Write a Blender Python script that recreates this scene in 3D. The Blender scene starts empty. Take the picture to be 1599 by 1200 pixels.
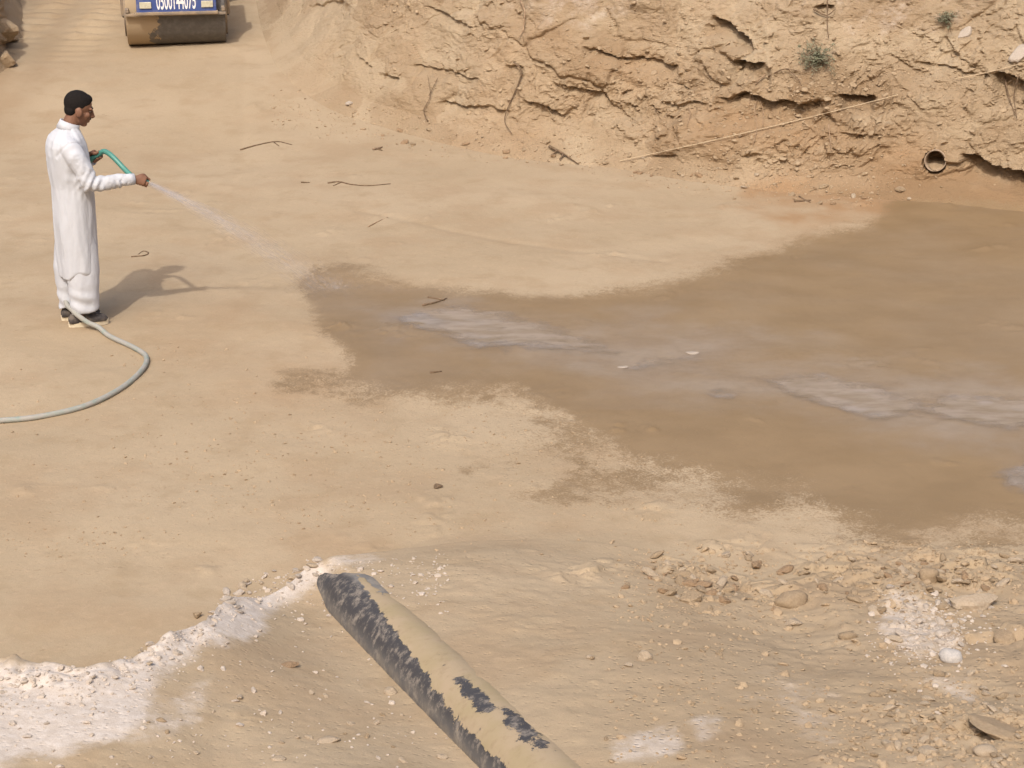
import bpy, bmesh, math, random
import numpy as np
from mathutils import Vector, Matrix, Euler, Quaternion
from mathutils.bvhtree import BVHTree

random.seed(7)
rng = np.random.default_rng(11)
S = bpy.context.scene
C = S.collection

# ------------------------------------------------------------------ camera
CAM = np.array([0.0, 0.0, 4.4]); PITCH = math.radians(20.0); FPX = 3000.0
cd = bpy.data.cameras.new('camera'); cam = bpy.data.objects.new('camera', cd); C.objects.link(cam)
cam.location = CAM; cam.rotation_euler = (math.pi/2 - PITCH, 0, 0)
cd.sensor_width = 36.0; cd.lens = FPX/1599.0*36.0; cd.clip_end = 3000.0; cd.clip_start = 0.1
S.camera = cam

# ------------------------------------------------------------------ sky and sun
SUN_EL = math.radians(49.0)
SUN_FROM = Vector((-0.235, -0.97, 0)).normalized()          # where the sun stands, horizontally
W = bpy.data.worlds.new('World'); S.world = W; W.use_nodes = True
wn = W.node_tree.nodes; wl = W.node_tree.links
sky = wn.new('ShaderNodeTexSky'); sky.sky_type = 'NISHITA'; sky.sun_disc = False
sky.sun_elevation = SUN_EL; sky.sun_rotation = math.atan2(SUN_FROM.x, SUN_FROM.y)
sky.air_density = 1.0; sky.dust_density = 6.0; sky.ozone_density = 1.0
wl.new(sky.outputs['Color'], wn['Background'].inputs['Color']); wn['Background'].inputs['Strength'].default_value = 0.15
sd = bpy.data.lights.new('sun', 'SUN'); sun = bpy.data.objects.new('sun', sd); C.objects.link(sun)
sd.energy = 1.9; sd.angle = math.radians(1.2); sd.color = (1.0, 0.965, 0.90)
tosun = Vector((SUN_FROM.x*math.cos(SUN_EL), SUN_FROM.y*math.cos(SUN_EL), math.sin(SUN_EL)))
sun.rotation_euler = tosun.to_track_quat('Z', 'Y').to_euler(); sun.location = tosun*30
S.view_settings.view_transform = 'Standard'; S.view_settings.look = 'None'
S.view_settings.gamma = 1.0; S.view_settings.use_curve_mapping = False
S.view_settings.exposure = 0.27
S.cycles.max_bounces = 6; S.cycles.diffuse_bounces = 3; S.cycles.glossy_bounces = 2; S.cycles.transparent_max_bounces = 32

# ------------------------------------------------------------------ numeric helpers
cp, sp = math.cos(PITCH), math.sin(PITCH)
def ray(px, py):
    a = (px-799.5)/FPX; b = (600-py)/FPX
    v = Vector((a, cp + b*sp, -sp + b*cp)); return v.normalized()
def at_z(px, py, z=0.0):
    d = ray(px, py); t = (z-CAM[2])/d.z
    return Vector(CAM) + d*t
def project(P):
    d = P - CAM
    zc = d[..., 1]*cp - d[..., 2]*sp
    yc = d[..., 1]*sp + d[..., 2]*cp
    zc = np.maximum(zc, 0.3)
    return 799.5 + FPX*d[..., 0]/zc, 600 - FPX*yc/zc
def sstep(a, b, x):
    t = np.clip((x-a)/(b-a), 0, 1); return t*t*(3-2*t)
def _h(ix, iy, iz, seed):
    with np.errstate(over='ignore'):
        h = (ix.astype(np.uint32)*np.uint32(374761393) + iy.astype(np.uint32)*np.uint32(668265263)
             + iz.astype(np.uint32)*np.uint32(2147483647) + np.uint32((seed*974634777+12345) & 0xffffffff))
        h = (h ^ (h >> np.uint32(13)))*np.uint32(1274126177)
        h = (h ^ (h >> np.uint32(16)))*np.uint32(2246822519)
        h = h ^ (h >> np.uint32(15))
    return h.astype(np.float64)/4294967295.0
def vnoise(x, y, z, seed=0):
    x = np.asarray(x, float); y = np.asarray(y, float)+0*x; z = np.asarray(z, float)+0*x
    fx, fy, fz = np.floor(x), np.floor(y), np.floor(z)
    ix, iy, iz = fx.astype(np.int64), fy.astype(np.int64), fz.astype(np.int64)
    u, v, w = x-fx, y-fy, z-fz
    u = u*u*u*(u*(u*6-15)+10); v = v*v*v*(v*(v*6-15)+10); w = w*w*w*(w*(w*6-15)+10)
    r = 0
    for a in (0, 1):
        for b in (0, 1):
            for c in (0, 1):
                r = r + _h(ix+a, iy+b, iz+c, seed)*(u if a else 1-u)*(v if b else 1-v)*(w if c else 1-w)
    return r*2-1
def n2(x, y, seed=0):
    x = np.asarray(x, float); y = np.asarray(y, float)+0*x
    fx, fy = np.floor(x), np.floor(y); ix, iy = fx.astype(np.int64), fy.astype(np.int64)
    u, v = x-fx, y-fy; u = u*u*u*(u*(u*6-15)+10); v = v*v*v*(v*(v*6-15)+10); z0 = np.zeros_like(ix)
    return ((_h(ix, iy, z0, seed)*(1-u)+_h(ix+1, iy, z0, seed)*u)*(1-v)
            + (_h(ix, iy+1, z0, seed)*(1-u)+_h(ix+1, iy+1, z0, seed)*u)*v)*2-1
def fbm2(x, y, f, o=4, seed=0, g=0.5):
    r = 0; a = 1
    for i in range(o):
        r = r + a*n2(x*f+17.3*i, y*f-9.1*i, seed+i); f *= 2.03; a *= g
    return r
def fbm3(x, y, z, f, o=4, seed=0, g=0.5):
    r = 0; a = 1
    for i in range(o):
        r = r + a*vnoise(x*f+17.3*i, y*f-9.1*i, z*f+3.7*i, seed+i); f *= 2.03; a *= g
    return r
def voro3(x, y, z, seed=0):
    """F1, F2 and a random value of the nearest cell"""
    fx, fy, fz = np.floor(x).astype(np.int64), np.floor(y).astype(np.int64), np.floor(z).astype(np.int64)
    f1 = np.full(x.shape, 9.0); f2 = f1.copy(); cid = np.zeros(x.shape)
    for a in (-1, 0, 1):
        for b in (-1, 0, 1):
            for c in (-1, 0, 1):
                ix, iy, iz = fx+a, fy+b, fz+c
                d = np.sqrt((ix+_h(ix, iy, iz, seed)-x)**2 + (iy+_h(ix, iy, iz, seed+1)-y)**2 + (iz+_h(ix, iy, iz, seed+2)-z)**2)
                nr = d < f1
                f2 = np.where(nr, f1, np.minimum(f2, d)); cid = np.where(nr, _h(ix, iy, iz, seed+3), cid); f1 = np.where(nr, d, f1)
    return f1, f2, cid
def poly_sd(px, py, poly):
    """signed distance to a polygon, positive inside"""
    P = np.array(poly, float); n = len(P)
    d = np.full(px.shape, 1e9); ins = np.zeros(px.shape, bool)
    for i in range(n):
        ax, ay = P[i]; bx, by = P[(i+1) % n]
        ex, ey = bx-ax, by-ay
        t = np.clip(((px-ax)*ex+(py-ay)*ey)/(ex*ex+ey*ey+1e-9), 0, 1)
        d = np.minimum(d, (px-ax-t*ex)**2+(py-ay-t*ey)**2)
        c = (ay > py) != (by > py)
        ins ^= c & (px < ex*(py-ay)/(ey if abs(ey) > 1e-9 else 1e-9)+ax)
    d = np.sqrt(d); return np.where(ins, d, -d)

# ------------------------------------------------------------------ object helpers
def link(o, parent=None):
    C.objects.link(o)
    if parent is not None: o.parent = parent
    return o
def mesh_obj(name, verts, faces, mat=None, parent=None, smooth=False):
    me = bpy.data.meshes.new(name); me.from_pydata([tuple(v) for v in verts], [], [tuple(f) for f in faces]); me.validate(); me.update()
    if mat: me.materials.append(mat)
    if smooth: me.polygons.foreach_set('use_smooth', [True]*len(me.polygons))
    return link(bpy.data.objects.new(name, me), parent)
def bm_obj(name, bm, mat=None, parent=None, smooth=False):
    me = bpy.data.meshes.new(name); bmesh.ops.recalc_face_normals(bm, faces=bm.faces); bm.to_mesh(me); bm.free()
    if mat: me.materials.append(mat)
    if smooth: me.polygons.foreach_set('use_smooth', [True]*len(me.polygons))
    return link(bpy.data.objects.new(name, me), parent)
def tag(o, label=None, cat=None, group=None, kind=None):
    if label: o['label'] = label
    if cat: o['category'] = cat
    if group: o['group'] = group
    if kind: o['kind'] = kind
    return o
def grid_mesh(name, P, mat, smooth=True, attrs=None):
    """P: (rows, cols, 3)"""
    r, c, _ = P.shape
    me = bpy.data.meshes.new(name)
    me.vertices.add(r*c); me.vertices.foreach_set('co', P.reshape(-1).astype(np.float32))
    i = np.arange(r*c).reshape(r, c)
    q = np.stack([i[:-1, :-1], i[:-1, 1:], i[1:, 1:], i[1:, :-1]], -1).reshape(-1, 4)
    me.loops.add(q.size); me.loops.foreach_set('vertex_index', q.reshape(-1).astype(np.int32))
    me.polygons.add(len(q)); me.polygons.foreach_set('loop_start', (np.arange(len(q))*4).astype(np.int32))
    me.polygons.foreach_set('loop_total', np.full(len(q), 4, np.int32))
    me.polygons.foreach_set('use_smooth', np.full(len(q), smooth))
    me.update(calc_edges=True)
    for k, v in (attrs or {}).items():
        a = me.attributes.new(k, 'FLOAT', 'POINT'); a.data.foreach_set('value', v.reshape(-1).astype(np.float32))
    me.materials.append(mat)
    return link(bpy.data.objects.new(name, me))
def tube_geo(pts, rad, seg=8, cap=True, up=None):
    """tapered tube through pts; rad is a number, a list, or a list of (a, b)"""
    pts = [Vector(p) for p in pts]; n = len(pts)
    if not hasattr(rad, '__len__'): rad = [rad]*n
    V = []; F = []; prev = None
    for i, p in enumerate(pts):
        t = (pts[min(i+1, n-1)]-pts[max(i-1, 0)]).normalized()
        if prev is None:
            u = Vector(up) if up else (Vector((0, 0, 1)) if abs(t.z) < 0.9 else Vector((1, 0, 0)))
        else: u = prev
        u = (u - t*u.dot(t)).normalized(); prev = u; w = t.cross(u)
        ra, rb = (rad[i], rad[i]) if not hasattr(rad[i], '__len__') else rad[i]
        for k in range(seg):
            a = 2*math.pi*k/seg
            V.append(p + u*(ra*math.cos(a)) + w*(rb*math.sin(a)))
    for i in range(n-1):
        for k in range(seg):
            k2 = (k+1) % seg
            F.append((i*seg+k, i*seg+k2, (i+1)*seg+k2, (i+1)*seg+k))
    if cap:
        F.append(tuple(range(seg-1, -1, -1))); F.append(tuple((n-1)*seg+k for k in range(seg)))
    return V, F
def ell_geo(c, r, rot=None, seg=16, rings=10):
    V = []; F = []; c = Vector(c)
    R = rot if rot is not None else Matrix.Identity(3)
    V.append(c + R @ Vector((0, 0, r[2])))
    for i in range(1, rings):
        th = math.pi*i/rings
        for k in range(seg):
            a = 2*math.pi*k/seg
            V.append(c + R @ Vector((r[0]*math.sin(th)*math.cos(a), r[1]*math.sin(th)*math.sin(a), r[2]*math.cos(th))))
    V.append(c - R @ Vector((0, 0, r[2]))); L = len(V)-1
    for k in range(seg): F.append((0, 1+k, 1+(k+1) % seg))
    for i in range(rings-2):
        for k in range(seg):
            a = 1+i*seg; F.append((a+k, a+seg+k, a+seg+(k+1) % seg, a+(k+1) % seg))
    a = 1+(rings-2)*seg
    for k in range(seg): F.append((a+k, L, a+(k+1) % seg))
    return V, F
class Geo:
    def __init__(s): s.V = []; s.F = []
    def add(s, g):
        o = len(s.V); s.V += [Vector(v) for v in g[0]]; s.F += [tuple(i+o for i in f) for f in g[1]]; return s
    def box(s, c, d, R=None):
        c = Vector(c); R = R or Matrix.Identity(3); v = []
        for x in (-1, 1):
            for y in (-1, 1):
                for z in (-1, 1): v.append(c + R @ Vector((x*d[0]/2, y*d[1]/2, z*d[2]/2)))
        return s.add((v, [(0, 1, 3, 2), (4, 6, 7, 5), (0, 4, 5, 1), (2, 3, 7, 6), (0, 2, 6, 4), (1, 5, 7, 3)]))
    def obj(s, name, mat, parent=None, smooth=False, bevel=0):
        o = mesh_obj(name, s.V, s.F, None, None, smooth)
        C.objects.unlink(o)
        bm = bmesh.new(); bm.from_mesh(o.data)
        if bevel: bmesh.ops.bevel(bm, geom=list(bm.edges), offset=bevel, segments=2, profile=0.6, affect='EDGES')
        return bm_obj(name, bm, mat, parent, smooth)
def remeshed(name, geo, voxel, mat, parent, smooth_iter=4, disp=None):
    """union of closed pieces into one continuous skin"""
    o = mesh_obj(name+'_tmp', geo.V, geo.F)
    bm = bmesh.new(); bm.from_mesh(o.data); bmesh.ops.recalc_face_normals(bm, faces=bm.faces); bm.to_mesh(o.data); bm.free()
    m = o.modifiers.new('r', 'REMESH'); m.mode = 'VOXEL'; m.voxel_size = voxel
    if smooth_iter:
        m2 = o.modifiers.new('s', 'SMOOTH'); m2.iterations = smooth_iter; m2.factor = 0.5
    dg = bpy.context.evaluated_depsgraph_get(); dg.update()
    me = bpy.data.meshes.new_from_object(o.evaluated_get(dg))
    bpy.data.objects.remove(o); me.name = name
    if disp:
        n = len(me.vertices); co = np.empty(n*3); no = np.empty(n*3)
        me.vertices.foreach_get('co', co); me.vertices.foreach_get('normal', no)
        co = co.reshape(-1, 3); no = no.reshape(-1, 3)
        me.vertices.foreach_set('co', disp(co, no).reshape(-1)); me.update()
    me.polygons.foreach_set('use_smooth', [True]*len(me.polygons))
    me.materials.clear(); me.materials.append(mat)
    return link(bpy.data.objects.new(name, me), parent)
def catmull(pts, n=8):
    P = [Vector(p) for p in pts]; P = [P[0]*2-P[1]] + P + [P[-1]*2-P[-2]]; out = []
    for i in range(1, len(P)-2):
        for k in range(n):
            t = k/n; a, b, c, d = P[i-1], P[i], P[i+1], P[i+2]
            out.append(0.5*((2*b) + (c-a)*t + (2*a-5*b+4*c-d)*t*t + (3*b-a-3*c+d)*t*t*t))
    out.append(P[-2]); return out

# ------------------------------------------------------------------ materials
def material(name, col, rough=0.9, noise=None, bump=None, spec=0.3):
    """noise: (scale, colour2, lo, hi) ; bump: (scale, strength, distance)"""
    m = bpy.data.materials.new(name); m.use_nodes = True
    nt = m.node_tree; b = nt.nodes['Principled BSDF']
    b.inputs['Base Color'].default_value = (*col, 1); b.inputs['Roughness'].default_value = rough
    b.inputs['Specular IOR Level'].default_value = spec
    tc = nt.nodes.new('ShaderNodeTexCoord')
    if noise:
        t = nt.nodes.new('ShaderNodeTexNoise'); t.inputs['Scale'].default_value = noise[0]; t.inputs['Detail'].default_value = 6
        nt.links.new(tc.outputs['Object'], t.inputs['Vector'])
        r = nt.nodes.new('ShaderNodeMapRange'); r.inputs[1].default_value = noise[2]; r.inputs[2].default_value = noise[3]
        nt.links.new(t.outputs['Fac'], r.inputs[0])
        mx = nt.nodes.new('ShaderNodeMix'); mx.data_type = 'RGBA'
        mx.inputs['A'].default_value = (*col, 1); mx.inputs['B'].default_value = (*noise[1], 1)
        nt.links.new(r.outputs[0], mx.inputs['Factor']); nt.links.new(mx.outputs['Result'], b.inputs['Base Color'])
    if bump:
        t = nt.nodes.new('ShaderNodeTexNoise'); t.inputs['Scale'].default_value = bump[0]; t.inputs['Detail'].default_value = 5
        nt.links.new(tc.outputs['Object'], t.inputs['Vector'])
        bp = nt.nodes.new('ShaderNodeBump'); bp.inputs['Strength'].default_value = bump[1]; bp.inputs['Distance'].default_value = bump[2]
        nt.links.new(t.outputs['Fac'], bp.inputs['Height']); nt.links.new(bp.outputs['Normal'], b.inputs['Normal'])
    return m
class NT:
    """small node-writing helper"""
    def __init__(s, m): s.nt = m.node_tree; s.N = s.nt.nodes; s.L = s.nt.links
    def put(s, sock, v):
        if hasattr(v, 'is_output') or hasattr(v, 'links'): s.L.new(v, sock)
        elif hasattr(v, '__len__') and len(v) == 3 and sock.type == 'RGBA': sock.default_value = (*v, 1)
        else: sock.default_value = v
    def attr(s, name): n = s.N.new('ShaderNodeAttribute'); n.attribute_name = name; return n.outputs['Fac']
    def pos(s): return s.N.new('ShaderNodeNewGeometry').outputs['Position']
    def scale(s, vec, v):
        n = s.N.new('ShaderNodeVectorMath'); n.operation = 'MULTIPLY'; s.L.new(vec, n.inputs[0]); n.inputs[1].default_value = v; return n.outputs[0]
    def noise(s, vec, sc, det=5, rough=0.55):
        n = s.N.new('ShaderNodeTexNoise'); s.L.new(vec, n.inputs['Vector']); n.inputs['Scale'].default_value = sc
        n.inputs['Detail'].default_value = det; n.inputs['Roughness'].default_value = rough; return n.outputs['Fac']
    def voro(s, vec, sc, feat='F1'):
        n = s.N.new('ShaderNodeTexVoronoi'); n.feature = feat; s.L.new(vec, n.inputs['Vector']); n.inputs['Scale'].default_value = sc; return n.outputs['Distance']
    def rng(s, x, a, b, c=0.0, d=1.0):
        n = s.N.new('ShaderNodeMapRange'); n.interpolation_type = 'SMOOTHSTEP'; s.put(n.inputs[0], x)
        for i, v in enumerate((a, b, c, d)): n.inputs[i+1].default_value = v
        return n.outputs[0]
    def math(s, op, a, b=0.0):
        n = s.N.new('ShaderNodeMath'); n.operation = op; s.put(n.inputs[0], a); s.put(n.inputs[1], b); return n.outputs[0]
    def mix(s, f, a, b, mode='MIX'):
        n = s.N.new('ShaderNodeMix'); n.data_type = 'RGBA'; n.blend_type = mode
        s.put(n.inputs['Factor'], f); s.put(n.inputs['A'], a); s.put(n.inputs['B'], b); return n.outputs['Result']
    def mixf(s, f, a, b):
        n = s.N.new('ShaderNodeMix'); n.data_type = 'FLOAT'; s.put(n.inputs[0], f); s.put(n.inputs[2], a); s.put(n.inputs[3], b); return n.outputs[0]
    def bump(s, h, st, dist, normal=None):
        n = s.N.new('ShaderNodeBump'); s.put(n.inputs['Height'], h); s.put(n.inputs['Strength'], st); n.inputs['Distance'].default_value = dist
        if normal is not None: s.L.new(normal, n.inputs['Normal'])
        return n.outputs['Normal']

SAND = (0.371, 0.284, 0.186); SAND2 = (0.403, 0.312, 0.209); SAND3 = (0.325, 0.239, 0.147)
RED = (0.325, 0.205, 0.112); WET = (0.236, 0.157, 0.079); CHALK = (0.55, 0.475, 0.41)
def earth_material(name, wall=False):
    m = bpy.data.materials.new(name); m.use_nodes = True; n = NT(m); b = n.N['Principled BSDF']
    P = n.pos(); Pf = n.scale(P, (1, 1, 2.2)) if wall else P
    big = n.noise(P, 0.55, 2); mid = n.noise(Pf, 3.2, 4, 0.6); fine = n.noise(Pf, 22, 4, 0.65); grain = n.noise(P, 160, 2, 0.6)
    col = n.mix(n.rng(big, .35, .65), SAND, SAND2)
    col = n.mix(n.rng(mid, .48, .72, 0, .6), col, SAND3)
    col = n.mix(n.rng(n.noise(P, 1.3, 3, .65), .46, .68, 0, .55), col, (0.345, 0.248, 0.155))
    col = n.mix(n.rng(fine, .5, .75, 0, .35), col, (0.46, 0.335, 0.225))
    red = n.attr('red'); white = n.attr('white'); wet = n.attr('wet'); film_sheen = n.attr('film_sheen'); dark = n.attr('dark')
    col = n.mix(n.math('MULTIPLY', red, n.rng(mid, .25, .6, .5, 1.0)), col, RED)
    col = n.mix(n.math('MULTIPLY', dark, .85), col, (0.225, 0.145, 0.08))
    wm = n.rng(n.math('ADD', n.math('MULTIPLY', white, 1.0), n.math('MULTIPLY', n.math('SUBTRACT', n.noise(P, 7, 4, .68), .5), 1.5)), .12, 1.05)
    wm = n.math('MULTIPLY', wm, n.rng(white, 0.02, .25))
    col = n.mix(n.math('MULTIPLY', wm, .92), col, n.mix(n.rng(fine, .4, .7), CHALK, (0.64, 0.57, 0.51)))
    # pitted, fine speckles of darker dirt
    speck = n.rng(n.noise(n.scale(P, (1, 1.4, 1)), 38, 4, .6), .63, .72, 0, .30)
    col = n.mix(speck, col, (0.25, 0.16, 0.09))
    col = n.mix(n.rng(grain, .46, .72, 0, .30), col, (0.25, 0.18, 0.105))
    dash = n.math('MULTIPLY', n.rng(n.noise(n.scale(P, (1, 1.9, 1)), 17, 3, .6), .66, .70, 0, .55), n.rng(n.noise(P, 1.9, 2), .47, .62))
    col = n.mix(dash, col, (0.21, 0.145, 0.085))
    ww = n.rng(n.math('ADD', wet, n.math('MULTIPLY', n.math('SUBTRACT', n.noise(P, 15, 4, .70), .5), .85)), 0, 1, 0, 1)
    ww = n.rng(n.math('ADD', ww, n.math('MULTIPLY', n.math('SUBTRACT', n.noise(n.scale(P, (1, 1.3, 1)), 70, 4, .7), .5), 2.6)), .22, .78)
    ww = n.math('MULTIPLY', n.math('MAXIMUM', ww, n.rng(wet, .55, 1.0)), n.rng(wet, 0.03, .22))
    wetc = n.mix(n.rng(n.noise(n.scale(P, (.8, 1.2, 1)), 1.7, 4, .6), .35, .65), WET, (0.205, 0.134, 0.064))
    wetc = n.mix(n.math('MULTIPLY', film_sheen, n.rng(n.noise(n.scale(P, (.6, 1.0, 1)), 1.1, 3, .6), .3, .62, .25, .9)), wetc, n.mix(n.rng(n.noise(n.scale(P, (.9, 1.2, 1)), 2.2, 4, .62), .35, .65), (0.228, 0.168, 0.115), (0.272, 0.215, 0.162)))  # wet film: grey sheen of the reflected sky painted into its colour
    col = n.mix(n.math('MULTIPLY', ww, .93), col, wetc)
    n.put(b.inputs['Base Color'], col)
    flm = n.math('MULTIPLY', film_sheen, n.rng(n.noise(n.scale(P, (.8, 1.2, 1)), 2.6, 4, .65), .36, .62))
    ro = n.mixf(ww, .96, n.mixf(flm, .60, .28)); n.put(b.inputs['Roughness'], ro)
    n.put(b.inputs['Specular IOR Level'], n.mixf(ww, .12, .5))
    gate = n.mixf(ww, 1.0, .35)
    h = n.math('ADD', n.math('MULTIPLY', fine, 1.0), n.math('MULTIPLY', grain, .22))
    n1 = n.bump(h, n.math('MULTIPLY', gate, .75 if wall else .34), .022 if wall else .010)
    n2_ = n.bump(n.rng(n.voro(n.scale(P, (1, 1.2, 1)), 26), .0, .35), n.math('MULTIPLY', gate, n.math('MULTIPLY', n.attr('rough'), .55)), .012, n1)
    n.put(b.inputs['Normal'], n2_)
    return m
EARTH = earth_material('packed_earth'); CUT = earth_material('cut_earth', True)

# ------------------------------------------------------------------ the ground: pit floor, ramp and spoil bank in front
crest_px = [(-700, 1085, .52), (-300, 1075, .50), (0, 1040, .45), (75, 1029, .44), (130, 1038, .43), (190, 1021, .41), (250, 992, .37), (320, 962, .32),
            (348, 918, .28), (420, 888, .22), (480, 868, .15), (560, 872, .09), (700, 858, .03), (880, 852, 0), (980, 860, .04), (1100, 888, .05), (1170, 903, .01),
            (1235, 888, .05), (1300, 868, .05), (1450, 856, .05), (1599, 850, .04), (1900, 850, .04), (2400, 850, 0)]
_cx = []; _cy = []; _cz = []
for px, py, z in crest_px:
    p = at_z(px, py, z); _cx.append(p.x); _cy.append(p.y); _cz.append(z)
# the big pipe's axis, needed for the soil that buries it
PR = 0.165; PA = at_z(540, 888, .15)-Vector((0, 0, .14)); PB = at_z(940, 1262, .52)-Vector((0, 0, .14))
_pd = (PB-PA).normalized(); _ps = Vector((_pd.y, -_pd.x, 0)).normalized()      # _ps: to the left of the picture? set below
if _ps.x < 0: _ps = -_ps
RUB = [(*at_z(1085, 912, .05)[:2], .42), (*at_z(1180, 930, .06)[:2], .32), (*at_z(1490, 900, .05)[:2], .55), (*at_z(1330, 905, .05)[:2], .35), (*at_z(1510, 1150, .42)[:2], .42), (*at_z(1590, 1040, .2)[:2], .35), (*at_z(1420, 960, .1)[:2], .3)]
def seg_coords(x, y):
    """distance along the pipe and across it (positive to the right) for ground points"""
    ax = (x-PA.x)*_pd.x+(y-PA.y)*_pd.y; hl = math.hypot(_pd.x, _pd.y)
    return ax/hl, (x-PA.x)*_ps.x+(y-PA.y)*_ps.y
_gx = np.linspace(-12, 12, 4801); 
def _smooth(v): return np.convolve(np.pad(np.interp(_gx, _cx, v), 90, 'edge'), np.hanning(181)/np.hanning(181).sum(), 'same')[90:-90]
_gz = _smooth(_cz); _gy = _smooth(_cy)
def base_height(x, y):
    yc = np.interp(x, _cx, _cy); zc = np.interp(x, _cx, _cz)
    yc = yc + .07*fbm2(x, y*0, 3.0, 3, 5)*sstep(.03, .25, zc)
    t = yc - y
    k = np.interp(x, [-3, -1.2, -.4, 1.2, 3], [.045, .07, .15, .16, .17])
    b_ = sstep(0, .45, t); near = zc*(1-b_)+np.interp(x, _gx, _gz)*b_ + k*np.maximum(np.interp(x, _gx, _gy)-y, 0)*sstep(-.05, .6, t)
    far = np.maximum(zc - np.interp(zc, [0, .25, .6], [.6, 1.4, 2.0])*np.maximum(-t, 0)*sstep(-.02, .12, -t), 0)
    z = np.where(t > 0, near, far)
    z = z + .38*np.maximum(4.9-y, 0)
    ramp = np.maximum(y-18.5, 0); z = z + .085*ramp*sstep(0, 3, ramp)*np.exp(-np.maximum(y-60, 0)/60)
    return z, t
def height(x, y, fine=True):
    x = np.asarray(x, float); y = np.asarray(y, float)
    z, t = base_height(x, y)
    nearm = sstep(-.1, .5, t); deb = sstep(.1, .7, x-np.interp(y, [6, 8.5, 9.5], [.9, .6, .7]))*nearm
    z = z + .018*fbm2(x, y, .7, 3, 21)+(.004-.003*nearm)*fbm2(x, y, 2.4, 3, 31)
    z = z + nearm*(.020*fbm2(x, y, 1.1, 3, 41)+.0022*fbm2(x, y, 5, 3, 47)) + deb*(.026*fbm2(x, y, 2.2, 3, 51)+.008*np.abs(fbm2(x, y, 11, 3, 57)))
    # lumpy rim of the spoil bank
    rim = np.exp(-((t-.06)/.16)**2)*sstep(.05, .3, np.interp(x, _cx, _cz)); z = z + rim*(.03*fbm2(x, y, 9, 3, 61))
    # soil around the half-buried pipe
    s, c = seg_coords(x, y)
    inl = sstep(-.5, .15, s)*(1-sstep((PB-PA).length+.05, (PB-PA).length+.6, s))
    axis_z = PA.z+(PB.z-PA.z)*s/ (PB-PA).length
    left = sstep(-.95, -.19, c)*(1-sstep(-.10, .0, c)); right = sstep(-.06, .03, c)*(1-sstep(.3, 1.9, c))
    z = z + inl*left*(axis_z-.012-z)*.95
    z = z + inl*right*(axis_z+.158-.03*sstep(.15, 1.2, c)+.006*fbm2(x, y, 5, 3, 77)+.010*fbm2(x, y, 1.7, 2, 78)-z)*.97
    pm = 0*x
    for (rx_, ry_, rr_) in RUB: pm = np.maximum(pm, np.exp(-((x-rx_)/rr_)**2-((y-ry_)/rr_*1.1)**2))
    pm = sstep(.25, .9, pm+.45*fbm2(x, y, 2.5, 3, 91))
    if fine and x.size > 50:
        w_ = pm > .03; xx, yy = x[w_], y[w_]
        for f_, a_ in ((7.0, .062), (15.0, .030)):
            f1, f2, ci = voro3(xx*f_+.3*fbm2(xx, yy, 9, 2, 93), yy*f_*1.15, 0*xx+.5, int(f_))
            z[w_] += pm[w_]*a_*(ci**1.5-.15)*sstep(0, .22, f2-f1)*(1-.35*f1)
    if fine:
        z = z + .0011*fbm2(x, y, 19, 3, 71)*(1+1.0*nearm)
        # roller-track ripples on the ramp, left of the roller
        d = at_z(112, 45, .35)
        a = (x-d.x); b = (y-d.y)
        for off in (-.38, .38):
            band = np.exp(-((a-off-.04*b)/.20)**4)*np.exp(-((b-.4)/2.1)**4)
            z = z + band*.05*(.5+.6*np.abs(fbm2(x, y, 3.0, 2, 85)))*np.sin(b*2*math.pi/.27+a*1.5+1.2*fbm2(x, y, 1.5, 2, 83))
        # wheel ruts across the floor
        for q in ([(385, 130), (375, 260), (340, 310)], [(560, 330), (800, 380), (1040, 410)]):
            for k_ in range(len(q)-1):
                p0 = at_z(*q[k_]); p1 = at_z(*q[k_+1]); ex, ey = p1.x-p0.x, p1.y-p0.y; L2 = ex*ex+ey*ey
                tt = np.clip(((x-p0.x)*ex+(y-p0.y)*ey)/L2, 0, 1); dd = np.hypot(x-p0.x-tt*ex, y-p0.y-tt*ey)
                z = z - .008*np.exp(-(dd/.05)**2)
    return z
def spaced(knots):
    out = []
    for (a, b, s) in knots: out += list(np.arange(a, b-1e-6, s))
    return np.array(out+[knots[-1][1]])
far_x = [8*1.25**i for i in range(1, 26)]
xs = np.concatenate([[-v for v in reversed(far_x)], spaced([(-8, -4.8, .10), (-4.8, -2.6, .030), (-2.6, 2.6, .0135), (2.6, 4.8, .03), (4.8, 8, .10)]), far_x])
ys = np.concatenate([[-400, -150, -60, -25, -10], spaced([(-5, 4.6, .3), (4.6, 5.6, .04), (5.6, 9.6, .0135), (9.6, 13.5, .024), (13.5, 18, .033), (18, 30, .06)]), [30*1.22**i for i in range(1, 22)]])
X, Y = np.meshgrid(xs, ys); Z = height(X, Y)
GP = np.stack([X, Y, Z], -1)
pxs, pys = project(GP)
front = Y > 4.0
jig = 26*fbm2(X, Y, 1.6, 5, 101, .6); jig2 = 26*fbm2(X, Y, 1.9, 5, 131, .6)
wet_poly = [(458, 440), (490, 418), (540, 420), (620, 438), (720, 452), (820, 462), (900, 464), (990, 455), (1090, 430), (1190, 398), (1290, 362), (1370, 338), (1410, 305), (1500, 295),
            (1650, 315), (2100, 330), (2100, 830), (1650, 828), (1500, 824), (1390, 826), (1290, 792), (1235, 756), (1130, 736), (1040, 712), (955, 680), (890, 632), (800, 600), (700, 608),
            (610, 610), (520, 598), (545, 572), (535, 540), (505, 512), (478, 485)]
film_sheen_poly = [(540, 470), (680, 476), (780, 480), (890, 498), (1010, 500), (1150, 510), (1300, 530), (1450, 560), (1700, 600), (2000, 740), (1560, 705), (1400, 690), (1200, 650), (1010, 612), (880, 575), (740, 560), (620, 535)]
sdw = poly_sd(pxs, pys, wet_poly)
lower = sstep(560, 720, pys)
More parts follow.
